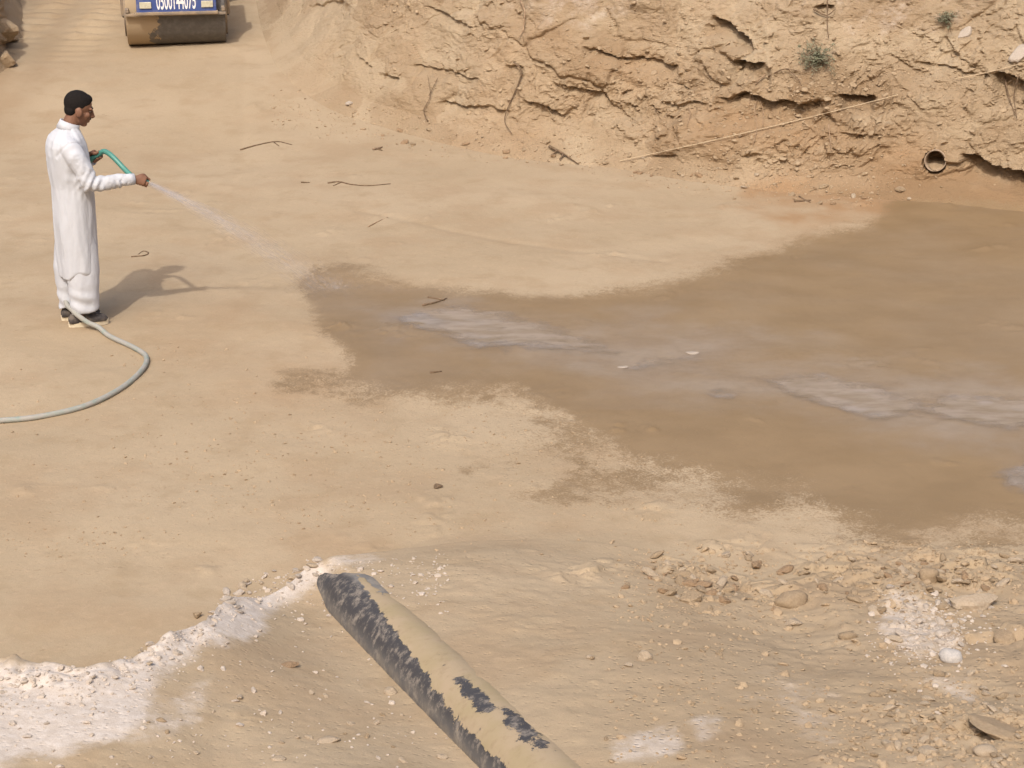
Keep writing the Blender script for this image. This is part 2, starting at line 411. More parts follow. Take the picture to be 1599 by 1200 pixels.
WETA = sstep(-34-34*lower, 32+30*lower, sdw + jig*(.30+.8*lower)-2+28*lower*(1-sstep(1150, 1330, pxs)))
damp_poly = [(430, 570), (560, 560), (700, 560), (900, 600), (1000, 650), (1250, 740), (1330, 815), (1200, 780), (1080, 770), (960, 795), (830, 800), (790, 775), (850, 745), (720, 745), (740, 720), (850, 690), (800, 640), (680, 625), (560, 620), (440, 605)]
WETA = np.maximum(WETA, .54*sstep(-24, 26, poly_sd(pxs, pys, damp_poly)+jig2*1.1)*(.62+.5*sstep(-.5, .6, fbm2(X, Y, 2.6, 4, 171, .6))))
for (cx_, cy_, rx, ry, a_) in [(900, 675, 95, 45, .62), (880, 772, 90, 18, .62), (742, 735, 26, 12, .6), (772, 622, 28, 9, .75), (940, 742, 70, 22, .5), (1000, 735, 30, 14, .6), (430, 590, 40, 9, .30), (560, 600, 60, 10, .5), (985, 685, 60, 30, .7)]:
    WETA = np.maximum(WETA, a_*np.exp(-(((pxs-cx_+jig)/rx)**2+((pys-cy_+jig2*.3)/ry)**2)))
FILM_SHEEN = np.maximum(sstep(-40, 40, poly_sd(pxs, pys, film_sheen_poly)+jig2*.8), .28*sstep(-10, 60, sdw+jig2)*(pys < 640))  # wet film area: painted sky sheen, and lower roughness
WHITE = np.zeros_like(X)
white_polys = [([(-400, 1060), (0, 1036), (75, 1024), (130, 1034), (190, 1016), (250, 988), (318, 955), (350, 910), (420, 882), (480, 862), (505, 890), (475, 925), (420, 965), (395, 1000), (335, 1005), (290, 1030), (245, 1070), (210, 1125), (120, 1160), (0, 1195), (-400, 1210)], 1.25, 30),
               ([(-300, 1050), (0, 1045), (120, 1040), (185, 1030), (200, 1070), (100, 1100), (0, 1120), (-300, 1130)], 1.3, 30),
               ([(1385, 905), (1420, 925), (1450, 940), (1490, 980), (1500, 1000), (1470, 1020), (1420, 1015), (1380, 990), (1372, 940)], .62, 16),
               ([(950, 1165), (990, 1160), (1050, 1145), (1060, 1165), (1010, 1190), (950, 1195)], .62, 16),
               ([(1090, 1125), (1125, 1120), (1120, 1145), (1095, 1150)], .5, 16), ([(190, 1130), (260, 1090), (330, 1060), (300, 1120), (220, 1160)], .55, 25),
               ([(580, 825), (640, 820), (670, 840), (600, 842)], .5, 14), ([(500, 870), (560, 850), (600, 880), (540, 900)], .5, 18), ([(1450, 1060), (1520, 1040), (1530, 1110), (1480, 1100)], .35, 22),
               ([(1150, 1070), (1240, 1060), (1350, 1110), (1300, 1190), (1180, 1130)], .3, 40)]
for poly, a_, soft in white_polys: WHITE = np.maximum(WHITE, a_*sstep(-soft, soft, poly_sd(pxs, pys, poly)+jig*.45))
tt_ = base_height(X, Y)[1]
WHITE = WHITE*sstep(-.10, -.02, tt_)
REDA = np.clip(1.2*sstep(-60, 30, poly_sd(pxs, pys, [(1180, 300), (1330, 300), (1440, 270), (1700, 300), (1700, 370), (1560, 372), (1430, 350), (1330, 330)])+jig)
       + .35*np.exp(-(((pxs-470)/120)**2+((pys-600)/60)**2)) + .25*np.exp(-(((pxs-310)/90)**2+((pys-500)/60)**2)) + .25*np.exp(-(((pxs-520)/80)**2+((pys-845)/30)**2)), 0, 1)
nearG = sstep(-.1, .6, tt_)
debG = nearG*sstep(930, 1060, pxs+jig*2)
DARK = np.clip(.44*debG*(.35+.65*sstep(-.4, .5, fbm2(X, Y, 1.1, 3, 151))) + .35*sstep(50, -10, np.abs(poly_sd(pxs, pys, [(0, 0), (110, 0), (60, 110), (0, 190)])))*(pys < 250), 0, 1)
ROUGH = np.clip(nearG*.55+debG*.6 + .8*np.exp(-(((pxs-980)/260)**2+((pys-690)/70)**2)) + .3*sstep(560, 640, pys)*(pys < 900), 0, 1)
z0 = ~front
for A in (WETA, FILM_SHEEN, WHITE, REDA, DARK): A[z0] = 0
ground = grid_mesh('ground', GP, EARTH, True, dict(wet=WETA, film_sheen=FILM_SHEEN, white=np.clip(WHITE, 0, 1.3), red=REDA, dark=DARK, rough=ROUGH))
tag(ground, kind='structure')

# ------------------------------------------------------------------ the cut earth banks
def bank(name, toe_px, prof, side, u_step, seed, detail_px, hollows=(), talus=None, holes=()):
    toe = []
    for px, py in toe_px:
        z = 0.0
        for _ in range(5):
            p = at_z(px, py, z); z = float(height(np.array([p.x]), np.array([p.y]), False)[0])
        toe.append(Vector((p.x, p.y, 0)))
    path = catmull(toe, 16)
    L = [0.0]
    for i in range(1, len(path)): L.append(L[-1]+(path[i]-path[i-1]).length)
    px_a = np.array([p.x for p in path]); py_a = np.array([p.y for p in path]); L = np.array(L)
    us = np.arange(0, L[-1], u_step)
    bx = np.interp(us, L, px_a); by = np.interp(us, L, py_a)
    k = max(3, int(.5/u_step)); ker = np.ones(k)/k
    sx = np.convolve(np.pad(bx, k, 'edge'), ker, 'same')[k:-k]; sy = np.convolve(np.pad(by, k, 'edge'), ker, 'same')[k:-k]
    tx = np.gradient(sx); ty = np.gradient(sy); tl = np.hypot(tx, ty)+1e-9
    inx, iny = -ty/tl*side, tx/tl*side                       # horizontal direction into the bank
    vs, s_in, z_up = [], [], []
    for i in range(len(prof)-1):
        (s0, z0_), (s1, z1_) = prof[i], prof[i+1]
        ln = math.hypot(s1-s0, z1_-z0_); st = u_step if z1_ < 2.6 else max(u_step, ln/10)
        n = max(1, int(ln/st))
        for q in range(n):
            s_in.append(s0+(s1-s0)*q/n); z_up.append(z0_+(z1_-z0_)*q/n)
    s_in.append(prof[-1][0]); z_up.append(prof[-1][1])
    s_in = np.array(s_in); z_up = np.array(z_up)
    k2 = 15; ker2 = np.ones(k2)/k2
    s_s = np.convolve(np.pad(s_in, k2, 'edge'), ker2, 'same')[k2:-k2]; s_in = np.where(z_up < 2.4, s_s, s_in)
    U, SI = np.meshgrid(us, s_in); _, ZU = np.meshgrid(us, z_up)
    soft = np.interp(us, *talus)[None, :] if talus else np.zeros((1, len(us)))
    SI = SI + soft*np.clip(ZU, 0, 3)*1.5
    gz = height(bx, by, False)
    fade = np.clip(SI/6, 0, 1)
    PX = bx[None]*1+inx[None]*SI; PY = by[None]+iny[None]*SI; PZ = ZU + gz[None]*(1-fade*.5)
    ppx, ppy = project(np.stack([PX, PY, PZ], -1))
    rough = detail_px(ppx, ppy)
    lift = sstep(.0, .35, ZU)*(1-.6*sstep(3, 6, SI))
    wx = PX+.11*fbm3(PX, PY, PZ, 1.3, 3, seed+1)+.02*fbm3(PX, PY, PZ, 9, 2, seed+2); wy = PY+.11*fbm3(PX, PY, PZ, 1.3, 3, seed+5); wz = PZ+.10*fbm3(PX, PY, PZ, 1.7, 3, seed+9)+.02*fbm3(PX, PY, PZ, 9, 2, seed+3)
    big = fbm3(PX, PY, PZ*1.3, .55, 3, seed+20)
    f1, f2, cid = voro3(wx*1.15, wy*1.15, wz*2.2, seed+30); g1, g2, cid2 = voro3(wx*3.3+5, wy*3.3, wz*5.2, seed+40)
    e1 = f2-f1; e2 = g2-g1
    rid = 1-np.abs(fbm3(wx, wy, wz*2.0, 1.5, 4, seed+50))
    saw = (wz*2.3+.8*fbm3(PX, PY, PZ*.4, .8, 2, seed+60)) % 1.0
    h1, h2, cid3 = voro3(wx*8.5+2, wy*8.5, wz*13, seed+43); e3 = h2-h1
    tilt = (h1*(cid3-.5))                                     # small tilted flakes
    patch = sstep(-.25, .35, fbm3(PX, PY, PZ*1.5, 1.2, 3, seed+61))
    out = .17*big + rough*(.075*(cid-.5)*sstep(0, .12, e1) + .060*(cid2-.5)*sstep(0, .10, e2)*(.4+.6*patch) + .042*(cid3-.5)*sstep(0, .10, e3)*patch + .05*tilt*patch + .022*(rid-.6) + .045*(saw-.5)*.5*sstep(-.2, .5, fbm3(PX, PY, PZ, .9, 2, seed+63)))
    out = out - rough*(.034*(1-sstep(.01, .06, e1))*sstep(-.1, .3, fbm3(PX, PY, PZ, 1.1, 2, seed+66)) + .018*(1-sstep(.01, .07, e2))*patch)
    out = out + (.25+.9*rough)*(.016*fbm3(PX, PY, PZ*1.5, 5.5, 3, seed+70) + .010*fbm3(PX, PY, PZ*1.6, 21, 2, seed+80))
    out = out*lift
    dz = rough*.03*fbm3(PX, PY, PZ, 4, 3, seed+90)*lift
    for (hx, hy, la, lb, ang, dep) in hollows:
        ca, sa = math.cos(math.radians(ang)), math.sin(math.radians(ang))
        dx_, dy_ = ppx-hx, ppy-hy
        wob = fbm3(PX, PY, PZ, 4.5, 3, seed+95)*.28
        a = (dx_*ca+dy_*sa)/la+wob; b_ = (-dx_*sa+dy_*ca)/lb+wob*.9
        t = (b_+1)/2; m = sstep(0, .5, 1-np.abs(a))*sstep(0, .08, t)*np.clip(1-t, 0, 1)**.75*(t < 1)
        out = out - (dep if dep > .19 else dep*.55)*m
    for (hx, hy, r_, dep) in holes:
        out = out - dep*sstep(1.0, .85, np.hypot(ppx-hx, ppy-hy)/r_)
    PX = PX - inx[None]*out; PY = PY - iny[None]*out; PZ = PZ + dz
    return np.stack([PX, PY, PZ], -1), ppx, ppy, ZU, dict(f=e1, g=e2, cid=cid)

toe_r = [(330, -150), (382, -60), (400, 0), (415, 60), (445, 118), (520, 172), (650, 212), (800, 246), (960, 262), (1100, 285), (1250, 302), (1400, 312), (1599, 330), (1900, 362), (2300, 420)]
def det_r(x, y):
    r = (.26+.68*sstep(560, 900, x))*(1-.3*sstep(1370, 1480, x))
    r = r*(1-.62*np.exp(-(((x-910)/110)**2+((y-30)/55)**2)))*(1-.55*np.exp(-(((x-935)/60)**2+((y-220)/40)**2)))*(1-.6*np.exp(-(((x-1330)/60)**2+((y-40)/60)**2)))*(1-.55*np.exp(-(((x-1480)/70)**2+((y-190)/45)**2)))*(1-.6*np.exp(-(((x-1380)/70)**2+((y-260)/30)**2)))
    r = r + .5*np.exp(-(((x-1200)/200)**2+((y-140)/55)**2))
    return np.clip(r, .15, 1.5)
hollows = [(1128, 55, 42, 17, 28, .30), (1165, 116, 34, 18, 8, .24), (1340, 166, 28, 18, -10, .20), (1215, 185, 95, 30, 4, .20), (1075, 178, 55, 16, 6, .14), (1555, 272, 60, 22, 14, .30), (1480, 262, 40, 14, 0, .12),
           (690, 118, 60, 9, 10, .10), (800, 148, 16, 52, 6, .12), (815, 40, 14, 55, 4, .12), (610, 125, 22, 8, 15, .14), (945, 92, 40, 11, 12, .16), (905, 152, 46, 12, 14, .14), (1010, 105, 55, 12, 20, .14), (1580, 150, 34, 30, 10, .20), (1470, 90, 26, 22, 50, .12),
           (1290, 18, 20, 8, 0, .16), (1500, 118, 70, 10, 8, .12), (1420, 118, 50, 14, 20, .10), (840, 175, 30, 14, 20, .14), (740, 175, 60, 10, 6, .12), (700, 30, 60, 9, 22, .12), (1040, 250, 26, 9, 0, .10), (500, 20, 30, 16, -10, .08), (560, 100, 26, 10, 45, .08), (1340, 215, 40, 10, 4, .10)]
prof_r = [(-.35, -.12), (-.02, .0), (.22, .16), (.36, .45), (.50, .9), (.75, 1.5), (1.10, 2.2), (1.6, 2.9), (2.4, 3.4), (4, 3.8), (9, 4.1), (25, 4.6), (80, 5.5), (250, 6.0)]
BP, bpx, bpy_, bz, bm_ = bank('earth_bank', toe_r, prof_r, 1, .0165, 300, det_r, hollows, ([0, 3.5, 6.0, 9.0, 30], [1.0, .95, .7, .15, .0]), [(1461, 252, 18, .26)])
bj = 30*fbm3(BP[..., 0], BP[..., 1], BP[..., 2], 1.6, 4, 401)
bwet = .9*sstep(-24, 26, poly_sd(bpx, bpy_, wet_poly)+bj*.4)*sstep(285, 335, bpy_+bj*.3)
bred = np.clip(1.1*sstep(-40, 40, poly_sd(bpx, bpy_, [(1160, 300), (1290, 285), (1440, 255), (1520, 280), (1700, 285), (1700, 420), (1150, 420)])+bj) + .75*np.exp(-(((bpx-1180)/150)**2+((bpy_-205)/45)**2)) + .55*np.exp(-(((bpx-1400)/120)**2+((bpy_-245)/38)**2))
       + .35*np.exp(-(((bpx-840)/60)**2+((bpy_-60)/40)**2)) + .4*np.exp(-(((bpx-1010)/80)**2+((bpy_-110)/40)**2))+.3*sstep(0, .8, fbm3(BP[..., 0], BP[..., 1], BP[..., 2], .9, 3, 431)), 0, 1)
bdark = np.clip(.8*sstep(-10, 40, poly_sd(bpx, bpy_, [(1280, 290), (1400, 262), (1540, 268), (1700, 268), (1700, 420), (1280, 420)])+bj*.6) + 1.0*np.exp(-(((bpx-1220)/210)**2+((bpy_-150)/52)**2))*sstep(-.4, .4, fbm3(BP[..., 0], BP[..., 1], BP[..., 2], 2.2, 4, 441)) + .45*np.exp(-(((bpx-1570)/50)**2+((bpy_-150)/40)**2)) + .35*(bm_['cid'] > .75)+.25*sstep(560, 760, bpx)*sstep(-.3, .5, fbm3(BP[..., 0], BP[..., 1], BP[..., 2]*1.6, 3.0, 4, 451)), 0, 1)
bwhite = .30*np.exp(-(((bpx-910)/140)**2+((bpy_-10)/50)**2))+.25*np.exp(-(((bpx-1400)/200)**2+((bpy_-20)/60)**2))
earth_bank = grid_mesh('earth_bank', BP, CUT, False, dict(wet=bwet, film_sheen=0*bwet, white=bwhite, red=bred, dark=bdark, rough=.6+0*bwet))
tag(earth_bank, kind='structure')
toe_l = [(-2600, 420), (-1500, 400), (-900, 340), (-500, 280), (-260, 225), (-100, 175), (-25, 128), (14, 96), (30, 40), (22, 0), (0, -60), (-60, -140)]
LP, lpx, lpy, lz, lm_ = bank('left_bank', toe_l, [(-.3, -.1), (-.02, 0), (.07, .25), (.14, .55), (.30, 1.0), (.6, 1.7), (1.2, 2.4), (3, 3.0), (12, 3.5), (60, 4)], 1, .025, 700,
    lambda x, y: np.full(x.shape, .9), [(22, 75, 14, 26, 80, .2)])
earth_bank2 = grid_mesh('left_earth_bank', LP, CUT, False, dict(wet=0*lz, film_sheen=0*lz, white=0*lz, red=.25+0*lz, dark=.25*(lm_['cid'] > .5), rough=.6+0*lz))
tag(earth_bank2, kind='structure')

bpy.context.view_layer.update()
dg = bpy.context.evaluated_depsgraph_get()
TREES = [BVHTree.FromObject(o, dg) for o in (ground, earth_bank, earth_bank2)]
def hit(px, py):
    d = ray(px, py); best = None
    for t in TREES:
        l, n, i, dist = t.ray_cast(Vector(CAM), d)
        if l is not None and (best is None or dist < best[2]): best = (l, n, dist)
    n = best[1]
    if n.dot(d) > 0: n = -n
    return best[0], n
def drop(x, y, z=8.0):
    best = None
    for t in TREES:
        l, n, i, dist = t.ray_cast(Vector((x, y, z)), Vector((0, 0, -1)))
        if l is not None and (best is None or l.z > best[0].z): best = (l, n if n.z > 0 else -n)
    return best
def mpp(p):   # metres per photograph pixel at a point
    d = np.array(p)-CAM; return (d[1]*cp-d[2]*sp)/FPX

# ------------------------------------------------------------------ puddles: thin sheets of muddy water
def puddle_material():
    m = bpy.data.materials.new('muddy_water'); m.use_nodes = True; n = NT(m); b = n.N['Principled BSDF']
    P = n.pos()
    n.put(b.inputs['Base Color'], n.mix(n.rng(n.noise(n.scale(P, (.7, 2, 1)), 5, 5, .6), .35, .65), (0.27, 0.215, 0.16), (0.36, 0.30, 0.25)))
    b.inputs['Roughness'].default_value = .14; b.inputs['IOR'].default_value = 1.33
    n.put(b.inputs['Normal'], n.bump(n.noise(n.scale(P, (1, 1.3, 1)), 14, 3), .06, .01))
    e = n.attr('depth'); a = n.rng(n.math('ADD', e, n.math('MULTIPLY', n.math('SUBTRACT', n.noise(n.scale(P, (1, 1.4, 1)), 7, 6, .68), .5), 1.5)), .05, .95)
    n.put(b.inputs['Alpha'], n.math('MULTIPLY', n.math('MULTIPLY', a, n.rng(e, 0, .5)), .82))
    return m
PUD = puddle_material()
puds = [[(590, 498), (660, 484), (730, 476), (810, 484), (880, 505), (960, 530), (1010, 560), (930, 566), (870, 556), (790, 556), (710, 540), (630, 524)],
        [(950, 572), (1000, 560), (1060, 545), (1100, 548), (1085, 562), (1040, 572), (1000, 586), (960, 584)],
        [(1085, 616), (1130, 606), (1180, 612), (1160, 630), (1110, 630)],
        [(1180, 590), (1290, 585), (1380, 606), (1450, 640), (1380, 662), (1290, 640), (1210, 618)],
        [(1440, 640), (1500, 618), (1570, 608), (1660, 630), (1650, 680), (1580, 684), (1500, 672), (1450, 658)],
        [(1550, 745), (1600, 728), (1690, 735), (1690, 775), (1600, 768)]]
for poly in puds:
    W_ = [at_z(*q) for q in poly]
    x0, x1 = min(p.x for p in W_)-.1, max(p.x for p in W_)+.1; y0, y1 = min(p.y for p in W_)-.1, max(p.y for p in W_)+.1
    gx, gy = np.meshgrid(np.linspace(x0, x1, 60), np.linspace(y0, y1, 50))
    gz = height(gx, gy)+.004+.001
    Pp = np.stack([gx, gy, gz], -1)
    sd_ = poly_sd(gx, gy, [(p.x, p.y) for p in W_])
    o = grid_mesh('puddle', Pp, PUD, True, dict(depth=np.clip(sstep(-.10, .26, sd_+.10*fbm2(gx, gy, 2.5, 3, 5)), 0, 1)))
    bm = bmesh.new(); bm.from_mesh(o.data); lay = bm.verts.layers.float['depth']
    bmesh.ops.delete(bm, geom=[v for v in bm.verts if v[lay] <= 0.001], context='VERTS'); bm.to_mesh(o.data); bm.free()
    tag(o, kind='structure')

# ------------------------------------------------------------------ stones and clods
STONE = {
 'sand': material('sandy_clod', (0.375, 0.278, 0.178), .95, (7, (0.32, 0.23, 0.142), .4, .65), (30, .6, .012)),
 'pale': material('pale_stone', (0.43, 0.34, 0.245), .9, (9, (0.37, 0.285, 0.195), .4, .65), (40, .5, .01)),
 'grey': material('grey_stone', (0.40, 0.37, 0.34), .75, (6, (0.47, 0.43, 0.39), .4, .6), (40, .3, .006)),
 'white': material('chalky_stone', (0.47, 0.40, 0.335), .9, (11, (0.40, 0.325, 0.25), .4, .7), (40, .5, .01)),
 'brown': material('brown_clod', (0.30, 0.195, 0.11), .95, (7, (0.37, 0.26, 0.165), .45, .65), (30, .6, .012)),
 'wet': material('damp_clod', (0.17, 0.115, 0.07), .85, (7, (0.22, 0.15, 0.09), .45, .65), (30, .6, .012))}
def rock_mesh(name, seed, sub=3, angular=.5, flat=.6, elong=1.25):
    bm = bmesh.new(); bmesh.ops.create_icosphere(bm, subdivisions=sub, radius=1)
    V = np.array([v.co[:] for v in bm.verts]); r = np.random.default_rng(seed)
    d = 1+.20*fbm3(V[:, 0]+seed, V[:, 1], V[:, 2], 1.1, 2, seed)
    for _ in range(int(6+8*angular)):                        # cut planar facets
        nrm = r.normal(size=3); nrm /= np.linalg.norm(nrm); lim = r.uniform(.50, .88) if angular > .45 else r.uniform(.7, .95)
        dot = (V*d[:, None])@nrm; d = np.where(dot > lim, d*(1-(1-lim/np.maximum(dot, 1e-6))*(.55+.45*min(1, angular*1.5))), d)
    d = d*(1+.05*fbm3(V[:, 0]-seed, V[:, 1], V[:, 2], 4, 2, seed+7))
    P = V*d[:, None]*np.array([elong, 1, flat])
    for v, p in zip(bm.verts, P): v.co = p
    me = bpy.data.meshes.new(name); bm.to_mesh(me); bm.free()
    me.polygons.foreach_set('use_smooth', [angular < .5]*len(me.polygons))
    return me
def rock(name, px, py, wpx, mat, label, cat='stone', flat=.6, elong=1.25, angular=.5, rot=0, sink=.35, seed=None, tilt=(0, 0), group=None):
    p, n = hit(px, py); w = wpx*mpp(p)/2/elong
    me = rock_mesh(name, seed if seed is not None else random.randint(0, 9999), 3, angular, flat, elong); me.materials.append(STONE[mat])
    o = link(bpy.data.objects.new(name, me)); o.scale = (w, w, w)
    o.rotation_euler = (math.radians(tilt[0]), math.radians(tilt[1]), math.radians(rot))
    up = Vector((0, 0, 1)) if n.z > .5 else (n+Vector((0, 0, .5))).normalized()
    o.location = p + up*(w*flat*(1-2*sink))
    tag(o, label, cat, group); return o
rock('stone', 1484, 1031, 37, 'grey', 'smooth rounded grey stone lying just below the white chalky rubble', elong=1.1, flat=.75, angular=.15, seed=3, sink=.25, rot=-30)
rock('boulder', 1522, 946, 92, 'pale', 'largest pale boulder half buried beside the white rubble at right', flat=.62, elong=1.5, angular=.7, seed=12, rot=15, sink=.42)
rock('boulder', 1236, 942, 50, 'sand', 'rounded sandy boulder with a dark gap on its left, above the blocky stone', flat=.75, elong=1.2, angular=.3, seed=23, rot=20, sink=.4)
rock('stone', 1238, 976, 36, 'pale', 'blocky pale stone directly below the rounded sandy boulder', flat=.62, elong=1.3, angular=.9, seed=31, rot=5, sink=.25)
rock('stone', 1322, 998, 28, 'sand', 'small rounded sandy stone midway between blocky stone and white rubble', flat=.7, elong=1.2, angular=.3, seed=37, sink=.25)
rock('boulder', 1082, 938, 46, 'sand', 'broad sandy clod in the rubble straight left of the rounded boulder', 'clod', flat=.6, elong=1.35, angular=.5, seed=41, sink=.35)
rock('clod', 1072, 914, 30, 'brown', 'brown clod sitting just above the broad sandy clod', 'clod', flat=.55, elong=1.5, angular=.6, seed=43, sink=.3)
rock('boulder', 1450, 905, 38, 'sand', 'rounded sandy boulder above the top of the white rubble', flat=.9, elong=1.1, angular=.4, seed=47, sink=.3)
rock('slab', 1560, 1152, 125, 'sand', 'large tilted sandy slab with shaded edge in lower right corner', 'slab', flat=.30, elong=1.6, angular=.9, seed=53, rot=-38, tilt=(-16, 8), sink=.0)
rock('stone', 1538, 1178, 40, 'pale', 'rounded pale stone under the left end of the tilted slab', flat=.7, elong=1.25, angular=.4, seed=59, sink=.25)
rock('stone', 1006, 1030, 24, 'pale', 'upright pale wedge stone lying alone right of the buried pipe', flat=.9, elong=1.0, angular=.9, seed=61, sink=.25)
rock('stone', 981, 1041, 15, 'pale', 'small pale stone just left of the upright wedge stone', flat=.7, angular=.6, seed=62, sink=.2)
rock('stone', 922, 1028, 15, 'pale', 'flat pale pebble nearest right of the middle of the buried pipe', flat=.5, angular=.3, seed=63, sink=.2)
rock('stone', 610, 1082, 23, 'pale', 'round pale stone on the bare soil left of the buried pipe', flat=.55, elong=1.1, angular=.25, seed=67, sink=.35)
rock('clod', 452, 1040, 40, 'brown', 'elongated brown clod casting a dark shadow left of the buried pipe', 'clod', flat=.35, elong=1.9, angular=.5, seed=71, rot=18, sink=.1)
rock('stone', 514, 1158, 40, 'pale', 'elongated pale stone near the bottom left of the buried pipe', flat=.42, elong=1.9, angular=.4, seed=73, rot=18, sink=.3)
rock('stone', 690, 1183, 22, 'pale', 'pale stone at the bottom edge beside the buried pipe', flat=.5, elong=1.4, angular=.5, seed=74, sink=.3)
rock('stone', 435, 1186, 26, 'pale', 'flat pale stone at the bottom edge, leftmost of the pale stones below the pipe', flat=.4, elong=1.6, angular=.4, seed=75, rot=-15, sink=.3)
rock('clod', 308, 964, 18, 'sand', 'brown clod perched on the far edge of the white rim', 'clod', flat=.8, elong=1.1, angular=.5, seed=77, sink=.15)
rock('clod', 685, 762, 17, 'wet', 'small dark damp clod alone on the dry floor above the buried pipe', 'clod', flat=.6, elong=1.2, angular=.7, seed=79, sink=.15)
rock('stone', 1080, 552, 26, 'white', 'flat white stone lying in the shallow puddle mid floor', flat=.22, elong=1.7, angular=.5, seed=83, sink=.2)
rock('stone', 973, 574, 22, 'white', 'thin whitish flake in the puddle left of the flat white stone', flat=.15, elong=1.9, angular=.5, seed=85, sink=.2)
rock('stone', 545, 164, 13, 'white', 'small round white stone at the foot of the bank near the roller', flat=.7, angular=.3, seed=87, sink=.2)
rock('boulder', 1510, 52, 34, 'white', 'whitish angular chunk stuck in the upper bank at right', 'boulder', flat=.7, elong=1.5, angular=.8, seed=89, rot=40, sink=.45, tilt=(0, -35))
rock('boulder', 1592, 82, 50, 'white', 'whitish slab sticking from the bank at the right picture edge', 'boulder', flat=.6, elong=1.7, angular=.8, seed=91, rot=30, sink=.45, tilt=(0, -38))
rock('clod', 1408, 298, 18, 'sand', 'small clod at the bank foot below and left of the drain pipe', 'clod', flat=.7, angular=.6, seed=93, sink=.3)
rock('clod', 4, 50, 46, 'sand', 'angular sandy clod in the top left corner, upper of two', 'clod', flat=1.0, elong=1.0, angular=1.0, seed=96, sink=.45, rot=30)
rock('clod', 6, 96, 44, 'sand', 'angular sandy clod in the top left corner, lower of two', 'clod', flat=.9, elong=1.0, angular=1.0, seed=97, sink=.45, rot=70)
rock('boulder', 1165, 922, 34, 'sand', 'angular sandy clod between the broad clod and the rounded boulder', 'clod', flat=.7, elong=1.3, angular=1.0, seed=111, sink=.35, rot=25)
rock('stone', 1398, 1000, 30, 'pale', 'angular pale stone at the lower left end of the white rubble', flat=.6, elong=1.3, angular=1.0, seed=113, sink=.3, rot=-20)
rock('boulder', 1572, 1000, 58, 'sand', 'angular sandy boulder right of the smooth grey stone at the picture edge', flat=.6, elong=1.3, angular=1.0, seed=117, sink=.38, rot=40)
rock('boulder', 1345, 915, 36, 'sand', 'angular sandy clod above the small rounded stone, left of the white rubble', 'clod', flat=.55, elong=1.4, angular=1.0, seed=119, sink=.38, rot=-15)
rock('stone', 1450, 1178, 44, 'pale', 'angular pale stone at the bottom edge left of the tilted slab', flat=.6, elong=1.3, angular=1.0, seed=121, sink=.3, rot=10)
rock('boulder', 1015, 890, 28, 'sand', 'angular clod at the upper left tip of the rubble', 'clod', flat=.6, elong=1.4, angular=1.0, seed=123, sink=.3, rot=10)
def rim_y(x): return float(np.interp(x, [c[0] for c in crest_px], [c[1] for c in crest_px]))
# many look-alike clods of the rubble: one shared label each, true of all of that group
protos = [rock_mesh('clod', 200+i, 2, .9, .55+.1*(i % 3), 1.1+.15*(i % 4)) for i in range(8)]
def scatter_group(name, n, region, wpx, mats, label, cat, group, sink=.3):
    k = 0; tries = 0; sets = {}
    while k < n and tries < n*40:
        tries += 1
        px = random.uniform(region[0], region[2]); py = random.uniform(region[1], region[3])
        if len(region) > 4 and not region[4](px, py): continue
        p, nr = hit(px, py); w = random.uniform(*wpx)*mpp(p)/2
        mi = random.randrange(8); mt = random.choice(mats); key = (mi, mt)
        if key not in sets:
            me = protos[mi].copy(); me.materials.append(STONE[mt]); sets[key] = me
        o = link(bpy.data.objects.new(name, sets[key])); o.scale = (w, w, w)
        o.rotation_euler = (random.uniform(-.5, .5), random.uniform(-.5, .5), random.uniform(0, 6.28))
        up = Vector((0, 0, 1)) if nr.z > .5 else (nr+Vector((0, 0, .5))).normalized()
        o.location = p+up*w*.55*(1-2*sink); tag(o, label, cat, group); k += 1
def dens(cx, cy, rx, ry): return lambda x, y: random.random() < math.exp(-((x-cx)/rx)**2-((y-cy)/ry)**2)
scatter_group('clod', 46, (960, 860, 1230, 960, dens(1090, 905, 120, 45)), (9, 26), ['sand', 'sand', 'brown', 'pale'], 'small sandy clod in the rubble patch left of the rounded boulder', 'clod', 'clods of the left rubble patch')
scatter_group('clod', 56, (1240, 865, 1600, 960, dens(1480, 905, 160, 45)), (9, 24), ['sand', 'sand', 'brown', 'pale'], 'small sandy clod in the rubble above the white chalky patch', 'clod', 'clods above the white rubble')
scatter_group('stone', 36, (1380, 915, 1560, 1015, dens(1440, 970, 70, 45)), (7, 19), ['white', 'white', 'pale'], 'small white chalky stone of the white rubble at right', 'stone', 'white rubble stones')
scatter_group('stone', 60, (1330, 1050, 1600, 1200, dens(1480, 1150, 130, 60)), (8, 22), ['sand', 'pale', 'pale', 'sand'], 'small stone of the loose rubble in the lower right corner', 'stone', 'rubble stones in the lower right corner')
scatter_group('stone', 34, (190, 870, 500, 1060, lambda x, y: 7 < y-rim_y(x) < 60*random.random()), (8, 19), ['white', 'white', 'pale'], 'small whitish lump along the white rim of the near bank', 'stone', 'lumps along the white rim')
scatter_group('stone', 26, (230, 1070, 640, 1190), (7, 15), ['pale', 'sand', 'white'], 'small pebble strewn on the near bank left of the buried pipe', 'stone', 'pebbles left of the pipe')
scatter_group('stone', 16, (880, 920, 1240, 1190), (7, 13), ['pale', 'sand', 'sand'], 'small pebble strewn on the near bank right of the buried pipe', 'stone', 'pebbles right of the pipe')
scatter_group('clod', 40, (560, 190, 1420, 320, lambda x, y: abs(y-(195+(x-560)*.155)) < 20), (5, 14), ['sand', 'pale', 'brown'], 'small clod fallen at the foot of the cut bank', 'clod', 'clods at the bank foot')

